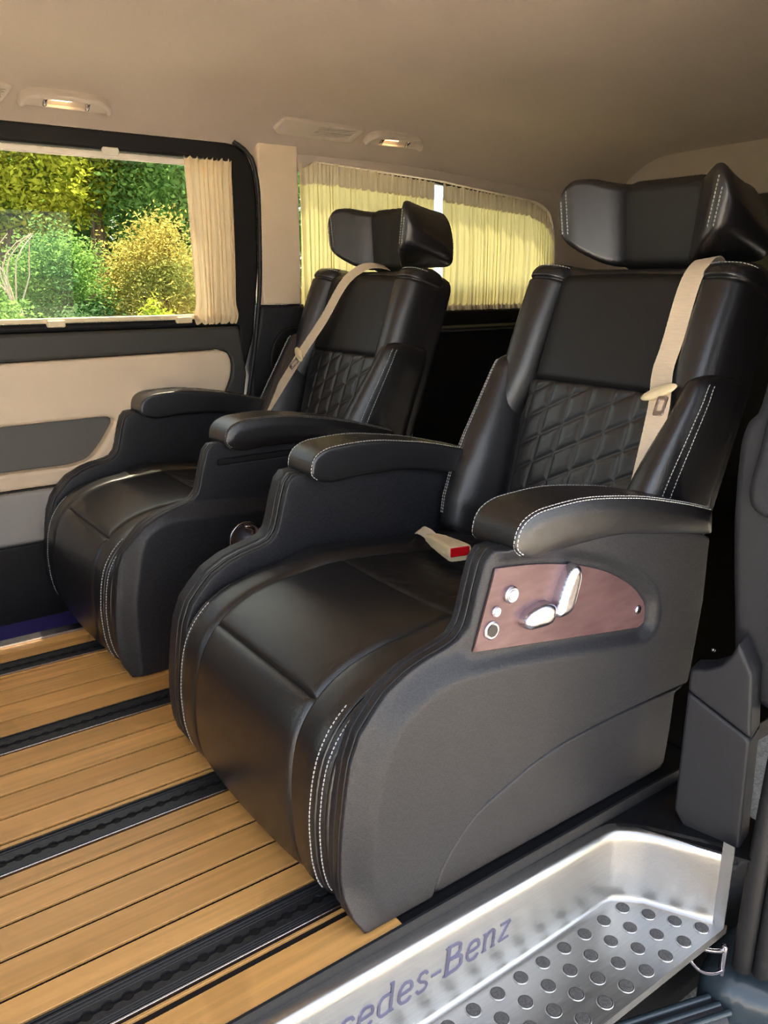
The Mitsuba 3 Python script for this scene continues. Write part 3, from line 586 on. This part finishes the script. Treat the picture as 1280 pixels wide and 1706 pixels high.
# headrest: a recessed middle and two ears that fold forward
HZ0, HZ1 = 0.934, 1.122
mid = Polygon([(1.536, -.092), (1.541, 0), (1.536, .092), (1.60, .10), (1.66, .085), (1.665, 0), (1.66, -.085), (1.60, -.10)])
def hr_top(q): return 0.012 * (q[:, 0] - 1.54) / 0.1 * 0 - 0.03 * ss(1.60, 1.68, q[:, 0]) + 0.010 * (1 - ss(1.53, 1.60, q[:, 0])) * 0
def hr_bot(q): return 0.03 * ss(1.58, 1.68, q[:, 0])
mid_m = pillow(mid.buffer(0.004), HZ0, HZ1, 0.028, 0.010, XY, hr_top, hr_bot, rb=0.03)
ear = Polygon(spline([(1.541, .083), (1.506, .104), (1.470, .142), (1.443, .176), (1.443, .199), (1.470, .213), (1.545, .219), (1.605, .211), (1.635, .175), (1.640, .11), (1.60, .085)], 90, True))
def ear_top(q):
    f = ss(1.60, 1.46, q[:, 0]) if 0 else np.clip((1.62 - q[:, 0]) / 0.16, 0, 1)
    o = np.clip((q[:, 1] - 0.09) / 0.10, 0, 1)
    c_ = np.clip((q[:, 1] - 0.130) / 0.08, 0, 1)
    return 0.040 * f * o - 0.035 * (1 - f) * o - 0.004 - 0.085 * c_ ** 1.8
def ear_bot(q):
    f = np.clip((1.62 - q[:, 0]) / 0.16, 0, 1); o = np.clip((q[:, 1] - 0.09) / 0.11, 0, 1)
    return 0.070 * o ** 1.2 * f - 0.004 + 0.02 * (1 - f)
def lean(v):   # the ears flare outwards with height
    v = np.array(v); f = np.clip((1.64 - v[:, 0]) / 0.19, 0, 1); v[:, 1] += np.sign(v[:, 1]) * 0.15 * (v[:, 2] - 1.04) * f; return v
ear_m = pillow(ear, HZ0, HZ1, 0.020, 0.008, XY, ear_top, ear_bot, rb=0.022); ear_m.vertices = lean(ear_m.vertices)
def ear_stitch(sg, y):
    b = np.array(ear.exterior.interpolate(ear.exterior.project(Point(1.43, y))).coords[0])
    return stitches(lean(np.c_[np.full(30, b[0] - 0.0008), np.full(30, sg * b[1]), np.linspace(1.012, 1.104 - 0.022 * (y > 0.18), 30)]), (-1, 0, 0), w=0.0014)
posts = [tube([(1.585, y, 0.86), (1.588, y, 0.92), (1.59, y, 1.0)], 0.006) for y in (-0.06, 0.06)]

sm('outer_1', outer_1, 'black_plastic'); sm('outer_2', outer_2, 'black_plastic'); sm('outer_p', mirror(outer_p), 'black_plastic')
sm('lower', lower_m, 'black_plastic'); sm('lower_f', mirror(lower_m), 'black_plastic')
sm('trim', trim_m, 'rib_black'); sm('trim_f', mirror(trim_m), 'rib_black'); sm('inner', inner_m, 'black_plastic'); sm('inner_f', mirror(inner_m), 'black_plastic')
sm('arm', arm_m, 'leather'); sm('arm_f', mirror(arm_m), 'leather'); [(sm(f'arm_st{i}', q, 'thread', False), sm(f'arm_st{i}_f', mirror(q), 'thread', False)) for i, q in enumerate(arm_st)]
sm('skirt', skirt, 'leather', True); sm('ctop', ctop, 'leather', True); sm('qcush', qcush, 'leather_matte', True); sm('bl0', bl0, 'leather', True); sm('bl1', bl1, 'leather', True)
sm('core', core, 'matte_black')
for i, sg in enumerate((-1, 1)):
    for j, y in enumerate((0.238, 0.256)): sm(f'skirt_st{i}{j}', skirt_stitch(sg, y), 'thread', False)
for i, g in enumerate(gus): sm(f'gusset{i}', g, 'leather', True)
sm('back', back_m, 'leather'); sm('cent', cent_m, 'leather_matte', True); sm('quil', quil_m, 'leather', True)
sm('bol', bolster(-1), 'leather', 50); sm('bol_f', bolster(1), 'leather', 50); sm('wing', wing(-1), 'leather', 50); sm('wing_f', wing(1), 'leather', 50)
WST = {'': (146, 44, 33), '_f': (82, 75)}
for m, sg in (('', -1), ('_f', 1)):
    for i, g in enumerate(WST[m]): sm(f'wing_st{i}{m}', wing_stitch(sg, g), 'thread', False)
    sm('cap_st' + m, cap_stitch(sg), 'thread', False)
sm('mid', mid_m, 'leather_matte', 50); sm('ear', mirror(ear_m), 'leather', 50); sm('ear_f', ear_m, 'leather', 50); [sm(f'ear_st{i}{m}', ear_stitch(sg, y), 'thread', False) for m, sg in (('', -1), ('_f', 1)) for i, y in enumerate((0.172, 0.190))]; [sm(f'post{i}', p, 'chrome', True) for i, p in enumerate(posts)]
base_m = bx(0.60, 1.22, -0.26, 0.26, 0.001, 0.05, 0.004)
foot_m = bx(0.60, 0.80, 0.335, 0.375, 0.001, 0.045, 0.006)
sm('base', base_m, 'matte_black', False); sm('foot', foot_m, 'gloss_black', False)

def seat(yc, nr):
    t, W = numbered('captain_seat'), T().translate([0, yc, 0])
    def a(name, mesh, parent=None, label=None, bsdf=None): return addply(name, seat_meshes[mesh][0], parent or t, W, bsdf, label)
    a('back_shell', 'back', label='black leather back and sides of the backrest')
    a('centre_panel', 'cent', label='smooth matte upper middle of the backrest'); a('quilted_panel', 'quil', label='diamond quilted lower middle of the backrest')
    a('bolster', 'bol'); a('bolster', 'bol_f')
    for m in ('', '_f'):
        w = a('side_wing', 'wing' + m); [a('stitching', f'wing_st{i}' + m, w) for i in range(len(WST[m]))]; a('stitching', 'cap_st' + m)
    h = a('headrest', 'mid', label='black leather headrest with two forward ears')
    for m in ('', '_f'):
        e = a('ear', 'ear' + m, h)
        a('ear_stitching', 'ear_st0' + m, h); a('ear_stitching', 'ear_st1' + m, h)
    a('headrest_post', 'post0'); a('headrest_post', 'post1')
    a('seat_cushion', 'ctop', label='smooth leather top of the cushion'); a('front_skirt', 'skirt', label='leather front falling to the floor'); a('quilted_cushion', 'qcush', label='quilted rear of the cushion')
    a('cushion_side', 'bl0'); a('cushion_side', 'bl1'); a('cushion_core', 'core'); [a('skirt_stitching', f'skirt_st{i}{j}') for i in (0, 1) for j in (0, 1)]; [a('piping', f'gusset{i}') for i in range(4)]
    sp = a('side_panel', 'outer_1' if nr == 0 else 'outer_2', label='grained black plastic side shell'); a('side_panel', 'outer_p')
    a('lower_cover', 'lower', label='plain lower cover below an arched line'); a('lower_cover', 'lower_f')
    a('edge_trim', 'trim'); a('edge_trim', 'trim_f'); a('inner_panel', 'inner'); a('inner_panel', 'inner_f')
    for m in ('', '_f'):
        r = a('armrest', 'arm' + m); [a('stitching', f'arm_st{i}' + m, r, bsdf='thread' if nr == 0 else 'thread_dark') for i in range(3)]
    a('base', 'base'); a('mounting_foot', 'foot')
    return t, sp
Y1, Y2 = 1.120, 2.084
seat1, sp1 = seat(Y1, 0); seat2, sp2 = seat(Y2, 1)
tag(seat1, 'black leather captain seat nearest the open door, plum control plate on its side', 'seat')
tag(seat2, 'black leather captain seat by the far window, chrome cup holder in its side', 'seat')
# control plate of the near seat
yp = Y1 - HW + 0.0135
cp = add('control_plate', pillow(plate.buffer(-0.001), 0, 0.0035, 0.0008, 0.02, XZ(yp, -1)), 'plum_plate', smooth=30, parent=seat1, label='plum coloured metallic plate with switches')
yf = yp - 0.0035
def lever(p0, p1, r, hgt):
    p0, p1 = np.array(p0), np.array(p1); L = LineString([p0, p1]).buffer(r, 10)
    half = LineString([p0, p1]).buffer(r, 10)
    return pillow(half, 0, hgt, r * 0.62, 0.004, XZ(yf, -1), lambda q: 0.003 * (q @ (p1 - p0) / np.linalg.norm(p1 - p0)) * 0)
def lever2(outline, hgt, r): return pillow(Polygon(spline(outline, 50, True)), 0, hgt, r, 0.004, XZ(yf, -1))
add('switch', lever2([(.842, .406), (.833, .417), (.838, .430), (.855, .438), (.893, .438), (.899, .434), (.900, .412), (.895, .406), (.862, .403)], 0.020, 0.011), 'chrome', smooth=35, parent=cp, label='chrome seat switch lying flat')
add('switch', lever2([(.904, .412), (.905, .430), (.920, .470), (.934, .488), (.949, .488), (.956, .474), (.950, .440), (.940, .416), (.922, .408)], 0.020, 0.011), 'chrome', smooth=35, parent=cp, label='chrome seat switch standing upright')
def knob(c, r, hgt, mat, label=None, ring=None):
    prof_ = np.array([(0, hgt), (r * 0.55, hgt), (r * 0.62, hgt * 0.8), (r * 0.7, hgt * 0.8), (r * 0.85, hgt * 0.9), (r, hgt * 0.55), (r, 0)]); m = trimesh.creation.revolve(prof_, sections=24)
    v = m.vertices.copy(); m = M(np.stack([c[0] + v[:, 0], yf - v[:, 2], c[1] + v[:, 1]], 1), m.faces); m.fix_normals(); return add('button', m, mat, smooth=35, parent=cp, label=label)
knob((.812, .468), .0135, .008, 'satin_metal', 'round metal push button'); knob((.784, .447), .0085, .005, 'satin_metal', 'small metal indicator'); knob((.776, .419), .0145, .005, 'satin_metal', 'metal ringed socket')
kd = trimesh.creation.cylinder(0.0095, 0.004); kd.vertices[:] = np.stack([.776 + kd.vertices[:, 0], yf - 0.0035 - kd.vertices[:, 2], .419 + kd.vertices[:, 1]], 1); kd.fix_normals(); add('socket', kd, 'gloss_black', parent=cp)
knob((1.128, .364), .008, .003, 'chrome', 'plate screw')
# cup holder and slot of the far seat
y2f = Y2 - HW
ringm = trimesh.creation.torus(0.041, 0.0035, major_sections=40, minor_sections=10); v = ringm.vertices.copy(); ringm = M(np.stack([cup_c[0] + v[:, 0], y2f - v[:, 2], cup_c[1] + v[:, 1]], 1), ringm.faces); ringm.fix_normals()
ch = add('cup_holder', ringm, 'chrome', smooth=True, parent=seat2, label='round chrome ringed cup holder')
th = np.linspace(0, 2 * np.pi, 32, endpoint=False)
cupw = loft([[(cup_c[0] + r * math.cos(a), y, cup_c[1] + r * math.sin(a)) for a in th] for y, r in ((y2f + 0.002, 0.0395), (y2f + 0.02, 0.038), (y2f + 0.03, 0.034))])
add('cup_liner', grid_mesh(np.array([[(cup_c[0] + r * math.cos(a), y, cup_c[1] + r * math.sin(a)) for a in th] for y, r in ((y2f + 0.002, 0.0395), (y2f + 0.015, 0.038), (y2f + 0.028, 0.036), (y2f + 0.029, 0.001))]), closed_v=True), 'satin_metal', smooth=30, parent=ch)
fl = tube(spline([(cup_c[0] + 0.0, y2f + 0.001, cup_c[1] + 0.030), (cup_c[0] + 0.02, y2f - 0.004, cup_c[1] + 0.022), (cup_c[0] + 0.022, y2f + 0.004, cup_c[1] + 0.006)], 12), 0.005); add('cup_spring', fl, 'chrome', smooth=True, parent=ch)

# ------------------------------------------------------------------ seat belts
def ribbon(path, across, w, th=0.0012):
    p = np.asarray(path); a = np.asarray(across); a = np.broadcast_to(a, p.shape).copy(); a /= np.linalg.norm(a, axis=1, keepdims=True)
    t = np.gradient(p, axis=0); n = np.cross(t, a); n /= np.linalg.norm(n, axis=1, keepdims=True)
    u = np.linspace(-0.5, 0.5, 13); prof_ = 0.0007 * np.cos(u * 2 * np.pi * 3)
    up_ = p[:, None] + w * u[None, :, None] * a[:, None] + (th / 2 + prof_)[None, :, None] * n[:, None]; dn = p[:, None] + w * u[None, ::-1, None] * a[:, None] - th / 2 * n[:, None]
    return loft(np.concatenate([up_, dn], 1))
def belt(label, path, w, f, tilt):
    t = numbered('seat_belt'); p = spline(path, 60); d = p[-1] - p[0]; d /= np.linalg.norm(d)
    acr = np.cross(d, [-0.949, 0, 0.316]); acr /= np.linalg.norm(acr)
    A = acr[None] + 0 * p
    add('webbing', ribbon(p, A, w), 'webbing', smooth=35, parent=t)
    i = int(f * 59); c = p[i]; n = np.cross(acr, d); n = n if n[0] < 0 else -n
    a2 = acr * math.cos(tilt) + d * math.sin(tilt); d2 = np.cross(n, a2)
    th_ = np.linspace(0, 2 * np.pi, 28, endpoint=False); rings = []
    for k in np.linspace(-1, 1, 9):
        q = math.sqrt(max(0.02, 1 - abs(k) ** 3)); rings.append([c + n * (0.006 + 0.009 * k * 0.6) + a2 * (w * 0.80) * q * math.cos(x) + d2 * 0.012 * q * math.sin(x) for x in th_])
    add('guide_stop', loft(rings), 'cream_plastic', smooth=40, parent=t, label='cream plastic tongue grip')
    o = c + d * 0.030 + n * 0.006 - acr * w * 0.30
    sq = rrect(-0.011, 0.011, -0.020, 0.020, 0.004).difference(rrect(-0.006, 0.006, -0.013, 0.011, 0.003)); m = pillow(sq, 0, 0.003, 0.0008, 0.003, lambda a, b, h: o + a[:, None] * acr + b[:, None] * d + h[:, None] * n)
    add('tongue', m, 'chrome', smooth=30, parent=t, label='metal buckle tongue')
    tag(t, label, 'seat belt', 'cream seat belts')
    return t
belt('cream seat belt over the backrest of the seat nearest the door', [(1.500, 0.960, 0.945), (1.468, 0.955, 0.957), (1.434, 0.953, 0.940), (1.36, 0.952, 0.770), (1.300, 0.917, 0.683), (1.225, 0.888, 0.540), (1.17, 0.870, 0.43)], 0.046, 0.52, 0.35)
belt('cream seat belt over the backrest of the seat by the far window', [(1.520, 2.075, 0.948), (1.474, 2.097, 0.956), (1.432, 2.130, 0.932), (1.355, 2.19, 0.79), (1.30, 2.250, 0.676), (1.195, 2.300, 0.50), (1.13, 2.33, 0.40)], 0.046, 0.545, -0.2)
# buckle lying on the near cushion
bu = 'belt_buckle'
Bp, Bq = np.array([1.050, 1.300, 0.390]), np.array([1.010, 1.135, 0.398])
bd = Bq - Bp; bl_ = np.linalg.norm(bd); bd /= bl_; bs_ = np.cross([0, 0, 1.0], bd); bs_ /= np.linalg.norm(bs_); bn = np.cross(bd, bs_); L_ = 0.138
C0 = Bq - bd * L_
rings = []
for t_, w_, h_ in ((0, .010, .006), (0.04, .0135, .008), (0.3, .0185, .0125), (0.75, .024, .0155), (0.96, .0255, .0165), (1.0, .0250, .016)):
    th_ = np.linspace(0, 2 * np.pi, 36, endpoint=False); e = 2 / 5
    rings.append([C0 + bd * L_ * t_ + bs_ * w_ * np.sign(math.cos(x)) * abs(math.cos(x)) ** e + bn * h_ * np.sign(math.sin(x)) * abs(math.sin(x)) ** e for x in th_])
add('housing', loft(rings), 'cream_plastic', smooth=40, parent=bu, label='cream plastic buckle body')
rr = rrect(-0.021, 0.021, -0.006, 0.0125, 0.002); add('release_button', pillow(rr, -0.003, 0.002, 0.0012, 0.004, lambda a, b, h: Bq + a[:, None] * bs_ + b[:, None] * bn + h[:, None] * bd), 'red_plastic', smooth=30, parent=bu, label='red release button')
st_p = spline([C0 + bd * 0.012, C0 - bd * 0.012 + [0, 0, 0.004], C0 - bd * 0.035 + np.array([0.004, 0.008, 0.002]), C0 - bd * 0.058 + np.array([0.012, 0.012, -0.006])], 24)
add('strap', ribbon(st_p, bs_ * 0.8 + np.array([0, 0, 0.5]), 0.024, 0.003), 'webbing', smooth=35, parent=bu)
tag(bu, 'cream belt buckle with a red button lying on the near seat cushion', 'belt buckle')

# ------------------------------------------------------------------ curtains
def curtain(label, xa, xb, z0, z1, folds, y, amp, seed, header, ztop=None, drift=0.0, pinch=0.0, cloth='curtain_cloth', hem='curtain_hem'):
    r_ = np.random.default_rng(seed); t = numbered('curtain'); nu, nv = max(160, folds * 14), 70
    u, v = np.meshgrid(np.linspace(0, 1, nu), np.linspace(0, 1, nv), indexing='ij')
    kn = np.cumsum(r_.uniform(0.4, 1.6, folds + 1)); kn = (kn - kn[0]) / (kn[-1] - kn[0])
    am = np.interp(u, kn, r_.uniform(0.35, 1.0, folds + 1))
    ph = np.interp(u, kn, np.arange(folds + 1)) + 0.20 * np.sin(v * 3.0 + u * 9 + seed) * (1 - v) 
    wv = np.sin(2 * np.pi * ph) * (0.55 + 0.45 * (1 - v)) * am + 0.4 * np.sin(2 * np.pi * ph * 2.3 + seed) * 0.5 + 0.5 * np.sin(2 * np.pi * (u * folds / 3.3) + 2 * v + seed)
    zt = z1 if ztop is None else np.interp(u, ztop[0], ztop[1])
    z = z0 + 0.004 * np.sin(2 * np.pi * ph) + (zt - z0) * v
    x = xa + (xb - xa) * u + drift * (1 - v) * (0.5 - u) + pinch * (0.5 - u) * (np.exp(-((v - 0.05) / 0.05) ** 2) + 0.0) + 0.003 * np.cos(2 * np.pi * ph)
    yy = y - amp * wv - 0.006 * np.sin(v * np.pi)
    P_ = np.stack([x, yy, z], -1)
    k = int(nv * (1 - header)); k0 = int(nv * 0.07)
    add('cloth', grid_mesh(P_[:, k0:k + 1]), cloth, smooth=True, parent=t)
    def band(Q, name, n):
        ru = 0.6 * amp * np.sin(2 * np.pi * np.interp(u[:, 0], np.linspace(0, 1, n), np.arange(n) + r_.uniform(-0.2, 0.2, n)))[:, None]
        Q = Q.copy(); Q[..., 1] -= 0.0015 + np.abs(ru) * 0.8 * np.linspace(0, 1, Q.shape[1])[None, :]; add(name, grid_mesh(Q), hem, smooth=True, parent=t)
    band(P_[:, k - 1:], 'heading', max(5, folds // 2)); add('hem', grid_mesh(P_[:, :k0 + 1]), hem, smooth=True, parent=t)
    tag(t, label, 'curtain')
    return t
curtain('narrow cream curtain gathered at the right end of the far door window', 1.032, 1.182, 0.783, 1.262, 9, 2.424, 0.007, 3, 0.06, pinch=-0.02, drift=0.02, cloth='door_curtain', hem='door_curtain')
curtain('drawn cream curtain behind the far seat, left of the bright gap', 1.436, 2.004, 0.795, 1.28, 26, 2.452, 0.005, 5, 0.115, ([0, 0.1, 1], [1.272, 1.285, 1.257]))
curtain('drawn cream curtain on the rear side window, right of the bright gap', 2.045, 2.650, 0.795, 1.25, 27, 2.452, 0.005, 8, 0.115, ([0, 0.75, 0.9, 1], [1.252, 1.216, 1.185, 1.11]))

# ------------------------------------------------------------------ grab handles with lamps, air vents (on the cove of the headliner)
def cove(x, y):
    z = float(ceil_z(np.array(y), np.array(x))); e = 0.01; dz = (float(ceil_z(np.array(y + e), np.array(x))) - float(ceil_z(np.array(y - e), np.array(x)))) / (2 * e)
    dn = np.array([0, dz, -1.0]); dn /= np.linalg.norm(dn); v = np.cross(dn, [1, 0, 0]); v = v if v[2] > 0 else -v   # v: up the cove towards the roof's middle
    return np.array([x, y, z]), v, dn
def handle(xc, yc, L, label):
    t = numbered('grab_handle'); o, v, n = cove(xc, yc); ex_ = np.array([1.0, 0, 0])
    mp = lambda a, b, h: o + a[:, None] * ex_ + b[:, None] * v + h[:, None] * n
    h = L / 2
    outl = Polygon([(-h, -0.022), (h, -0.022)] + [tuple(p) for p in spline([(h, -0.022), (h * .99, 0.0), (h * .88, .018), (h * .6, .030), (0, .033), (-h * .6, .030), (-h * .88, .018), (-h * .99, 0.0), (-h, -0.022)], 60)][1:-1])
    hole = rrect(-h * .48, h * .52, -0.018, 0.012, 0.004)
    add('base_plate', pillow(outl.difference(hole), 0.0, 0.012, 0.004, 0.006, mp), 'headliner_trim', smooth=40, parent=t)
    arch = outl.difference(affinity.translate(affinity.scale(outl, 0.90, 0.74, origin=(0, -0.022)), 0, -0.001)).difference(sbox(-h, -0.03, h, -0.016))
    add('grip', pillow(arch, 0.010, 0.027, 0.006, 0.004, mp, rb=0.002), 'headliner_trim', smooth=40, parent=t)
    add('lamp_recess', pillow(hole.buffer(0.001), -0.004, 0.003, 0.001, 0.01, mp), 'headliner_trim', smooth=35, parent=t)
    for s in (-1, 1):
        c_ = s * h * .46 + 0.002
        add('hinge', tube([tuple(o + ex_ * c_ + v * b + n * 0.012) for b in (-0.014, -0.004, 0.008)], 0.005, 8), 'chrome', smooth=True, parent=t)
    lm = pillow(rrect(-h * .34, h * .12, 0.003, 0.0105, 0.003), 0.003, 0.011, 0.002, 0.005, mp)
    key = add('reading_lamp', lm, 'lamp_glow', smooth=35, parent=t, label='small lit warm lamp')
    scene[key]['emitter'] = {'type': 'area', 'radiance': rgb(1.1, 0.75, 0.34)}
    tag(t, label, 'grab handle')
handle(0.695, 2.375, 0.235, 'beige grab handle with a lit lamp above the far door window')
handle(1.765, 2.375, 0.235, 'beige grab handle with a lit lamp above the drawn curtains')
def vent(xa, xb, yc, label, sx0, sx1):
    t = numbered('ceiling_vent'); o, v, n = cove((xa + xb) / 2, yc); h = (xb - xa) / 2; ex_ = np.array([1.0, 0, 0])
    mp = lambda a, b, hh: o + a[:, None] * ex_ + b[:, None] * v + hh[:, None] * n
    pl = Polygon([(-h, -0.012), (-h + 0.02, 0.030), (-h + 0.035, 0.034), (h - 0.012, 0.030), (h, 0.026), (h - 0.02, -0.026), (h - 0.03, -0.030), (-h + 0.02, -0.026)]).buffer(-0.004).buffer(0.004)
    gr = Polygon([(sx0, -0.012), (sx0 + 0.016, 0.022), (sx1, 0.018), (sx1 - 0.014, -0.016)])
    add('housing', pillow(pl.difference(gr), 0.0, 0.013, 0.003, 0.01, mp), 'headliner_trim', smooth=35, parent=t)
    add('duct', pillow(gr, -0.002, 0.001, 0.0, 0.02, mp), 'dark_grey', parent=t)
    for b in (-0.009, -0.001, 0.007, 0.015):
        k = 0.016 * (b + 0.012) / 0.034; add('louvre', pillow(Polygon([(sx0 + k, b - 0.0022), (sx1 - 0.007 + k * 0.6, b - 0.0052), (sx1 - 0.007 + k * 0.6, b - 0.001), (sx0 + k, b + 0.002)]), 0.001, 0.0120, 0.001, 0.02, mp), 'headliner_trim', parent=t)
    add('thumb_wheel', pillow(rrect(sx0 + 0.035, sx0 + 0.055, -0.024, -0.019, 0.002), 0.012, 0.016, 0.001, 0.005, mp), 'headliner_trim', parent=t)
    tag(t, label, 'air vent')
vent(1.31, 1.625, 2.372, 'beige ceiling air vent beside the handle above the curtains', -0.02, 0.130)
vent(0.235, 0.560, 2.372, 'beige ceiling air vent at the left edge above the door window', -0.02, 0.150)

# ------------------------------------------------------------------ trees and bushes beyond the far side
def leaf_mat(key, c0, c1, c2):
    def f(p, n, uv):
        r1 = cell_rand(p.x * 9, p.y * 9, p.z * 9); r2 = noise(p.x * 2.2, p.y * 2.2, p.z * 2.2)
        return mix(mix(c0, c1, r1), c2, smoothstep(0.45, 0.85, r2))
    scene[key] = {'type': 'principledthin', 'base_color': mikit.proc(f), 'roughness': 0.55, 'diff_trans': 0.9, 'spec_trans': 0.0, 'eta': 1.35}
leaf_mat('leaf_yellow', (0.42, 0.48, 0.05), (0.58, 0.58, 0.08), (0.28, 0.40, 0.05))
leaf_mat('leaf_green', (0.17, 0.32, 0.09), (0.26, 0.44, 0.12), (0.12, 0.26, 0.10))
leaf_mat('leaf_dark', (0.11, 0.21, 0.08), (0.18, 0.30, 0.10), (0.09, 0.18, 0.09))
leaf_mat('leaf_olive', (0.42, 0.37, 0.10), (0.52, 0.43, 0.13), (0.30, 0.33, 0.10))
scene['bark'] = principled((0.20, 0.15, 0.10), 0.85, specular=0.2); scene['pale_bark'] = principled((0.50, 0.44, 0.34), 0.8, specular=0.2)
GZ = -0.5
def plant(name, label, x, y, rx, rz, h, n, size, mat, seed, bark='bark', clump=0.22, low=0.0):
    r_ = np.random.default_rng(seed); t = numbered(name); zc = GZ + low + (h - low) / 2; hz = (h - low) / 2
    nc = max(30, int(n / 60)); d = r_.normal(size=(nc, 3)); d /= np.linalg.norm(d, axis=1, keepdims=True); rad = r_.uniform(0.45, 1.0, (nc, 1)) ** 0.6
    cc = np.array([x, y, zc]) + d * rad * np.array([rx, rx * 0.8, hz]) * (0.85 + 0.3 * r_.random((nc, 1)))
    w = r_.integers(0, nc, n); p = cc[w] + r_.normal(size=(n, 3)) * clump * np.array([1, 1, 0.7]) * min(rx, hz) * 0.9
    p[:, 2] = np.maximum(p[:, 2], GZ + 0.02)
    a = r_.normal(size=(n, 3)); a[:, 2] *= 0.6; a /= np.linalg.norm(a, axis=1, keepdims=True); b = np.cross(a, r_.normal(size=(n, 3))); b /= np.linalg.norm(b, axis=1, keepdims=True)
    s = size * r_.uniform(0.6, 1.4, (n, 1)); q = np.stack([p - a * s, p + b * s * 0.45 - a * s * 0.1, p + a * s, p - b * s * 0.45 - a * s * 0.1], 1).reshape(-1, 3)
    i = np.arange(n) * 4; add('foliage', M(q, np.vstack([np.stack([i, i + 1, i + 2], 1), np.stack([i, i + 2, i + 3], 1)])), mat, parent=t, kind='stuff')
    br = []
    for k in range(6):
        e = cc[r_.integers(0, nc)]; m0 = np.array([x + r_.normal() * 0.05, y + r_.normal() * 0.05, GZ - 0.02]); mid_ = np.array([x, y, GZ + 0.35 * h]) + r_.normal(size=3) * 0.1 * rx
        br.append(tube(spline([m0, mid_, e], 10), np.linspace(0.04 + 0.012 * h, 0.012, 10), 6))
    add('trunk', cat(br), bark, smooth=True, parent=t)
    tag(t, label, 'tree' if name.endswith('tree') else 'bush', 'trees and bushes beyond the window')
plant('leafy_tree', 'tall bright yellow-green tree at the upper left of the window', 2.9, 13.0, 1.0, 0, 4.6, 20000, 0.050, 'leaf_yellow', 11, low=1.9)
plant('leafy_tree', 'tall green tree at the upper right of the window', 5.55, 13.0, 1.15, 0, 4.6, 24000, 0.050, 'leaf_green', 12, low=1.2)
plant('leafy_tree', 'yellow-green tree high in the middle of the window', 4.3, 13.6, 0.75, 0, 4.6, 14000, 0.050, 'leaf_yellow', 13, low=2.3)
plant('shrub', 'mid green feathery shrub left of the middle of the window', 2.75, 10.6, 0.62, 0, 2.0, 20000, 0.026, 'leaf_green', 14)
plant('shrub', 'olive and rust tinted shrub in the right half of the window', 4.05, 10.6, 0.72, 0, 2.05, 24000, 0.026, 'leaf_olive', 15)
plant('shrub', 'bright yellow-green low shrub at the lower right of the window', 3.3, 8.6, 0.30, 0, 1.12, 9000, 0.022, 'leaf_yellow', 16)
plant('shrub', 'fresh green low shrub at the lower left of the window', 1.62, 8.2, 0.34, 0, 1.25, 9000, 0.024, 'leaf_green', 17)
plant('shrub', 'dark low shrub along the foot of the window', 2.5, 9.0, 0.45, 0, 1.05, 12000, 0.024, 'leaf_dark', 18)
plant('leafy_tree', 'green tree far left beyond the door', 0.6, 13.0, 1.2, 0, 4.6, 14000, 0.06, 'leaf_green', 19, low=0.8)
plant('leafy_tree', 'dense green tree behind the drawn curtains', 14.5, 13.0, 1.6, 0, 4.6, 16000, 0.06, 'leaf_green', 20, low=0.6)
plant('leafy_tree', 'broad dark backdrop tree behind the shrubs', 3.6, 16.5, 2.4, 0, 5.0, 30000, 0.08, 'leaf_dark', 21, low=0.1)
plant('leafy_tree', 'dark backdrop tree behind the green tree', 8.2, 17.0, 2.1, 0, 5.0, 24000, 0.08, 'leaf_dark', 22, low=0.1)
pt = 'bare_sapling'
rs = np.random.default_rng(4); sap = []
for k in range(7):
    bx_, by_ = 2.02 + rs.normal() * 0.03, 9.4; sap.append(tube(spline([(bx_, by_, GZ), (bx_ + 0.02, by_, 0.5), (bx_ + rs.normal() * 0.12, by_ + rs.normal() * 0.1, 1.0), (bx_ + rs.normal() * 0.28, by_ + rs.normal() * 0.2, 1.35)], 12), np.linspace(0.016, 0.005, 12), 6))
add(pt, cat(sap), 'pale_bark', smooth=True); tag(pt, 'thin pale bare sapling at the left edge of the window', 'sapling')
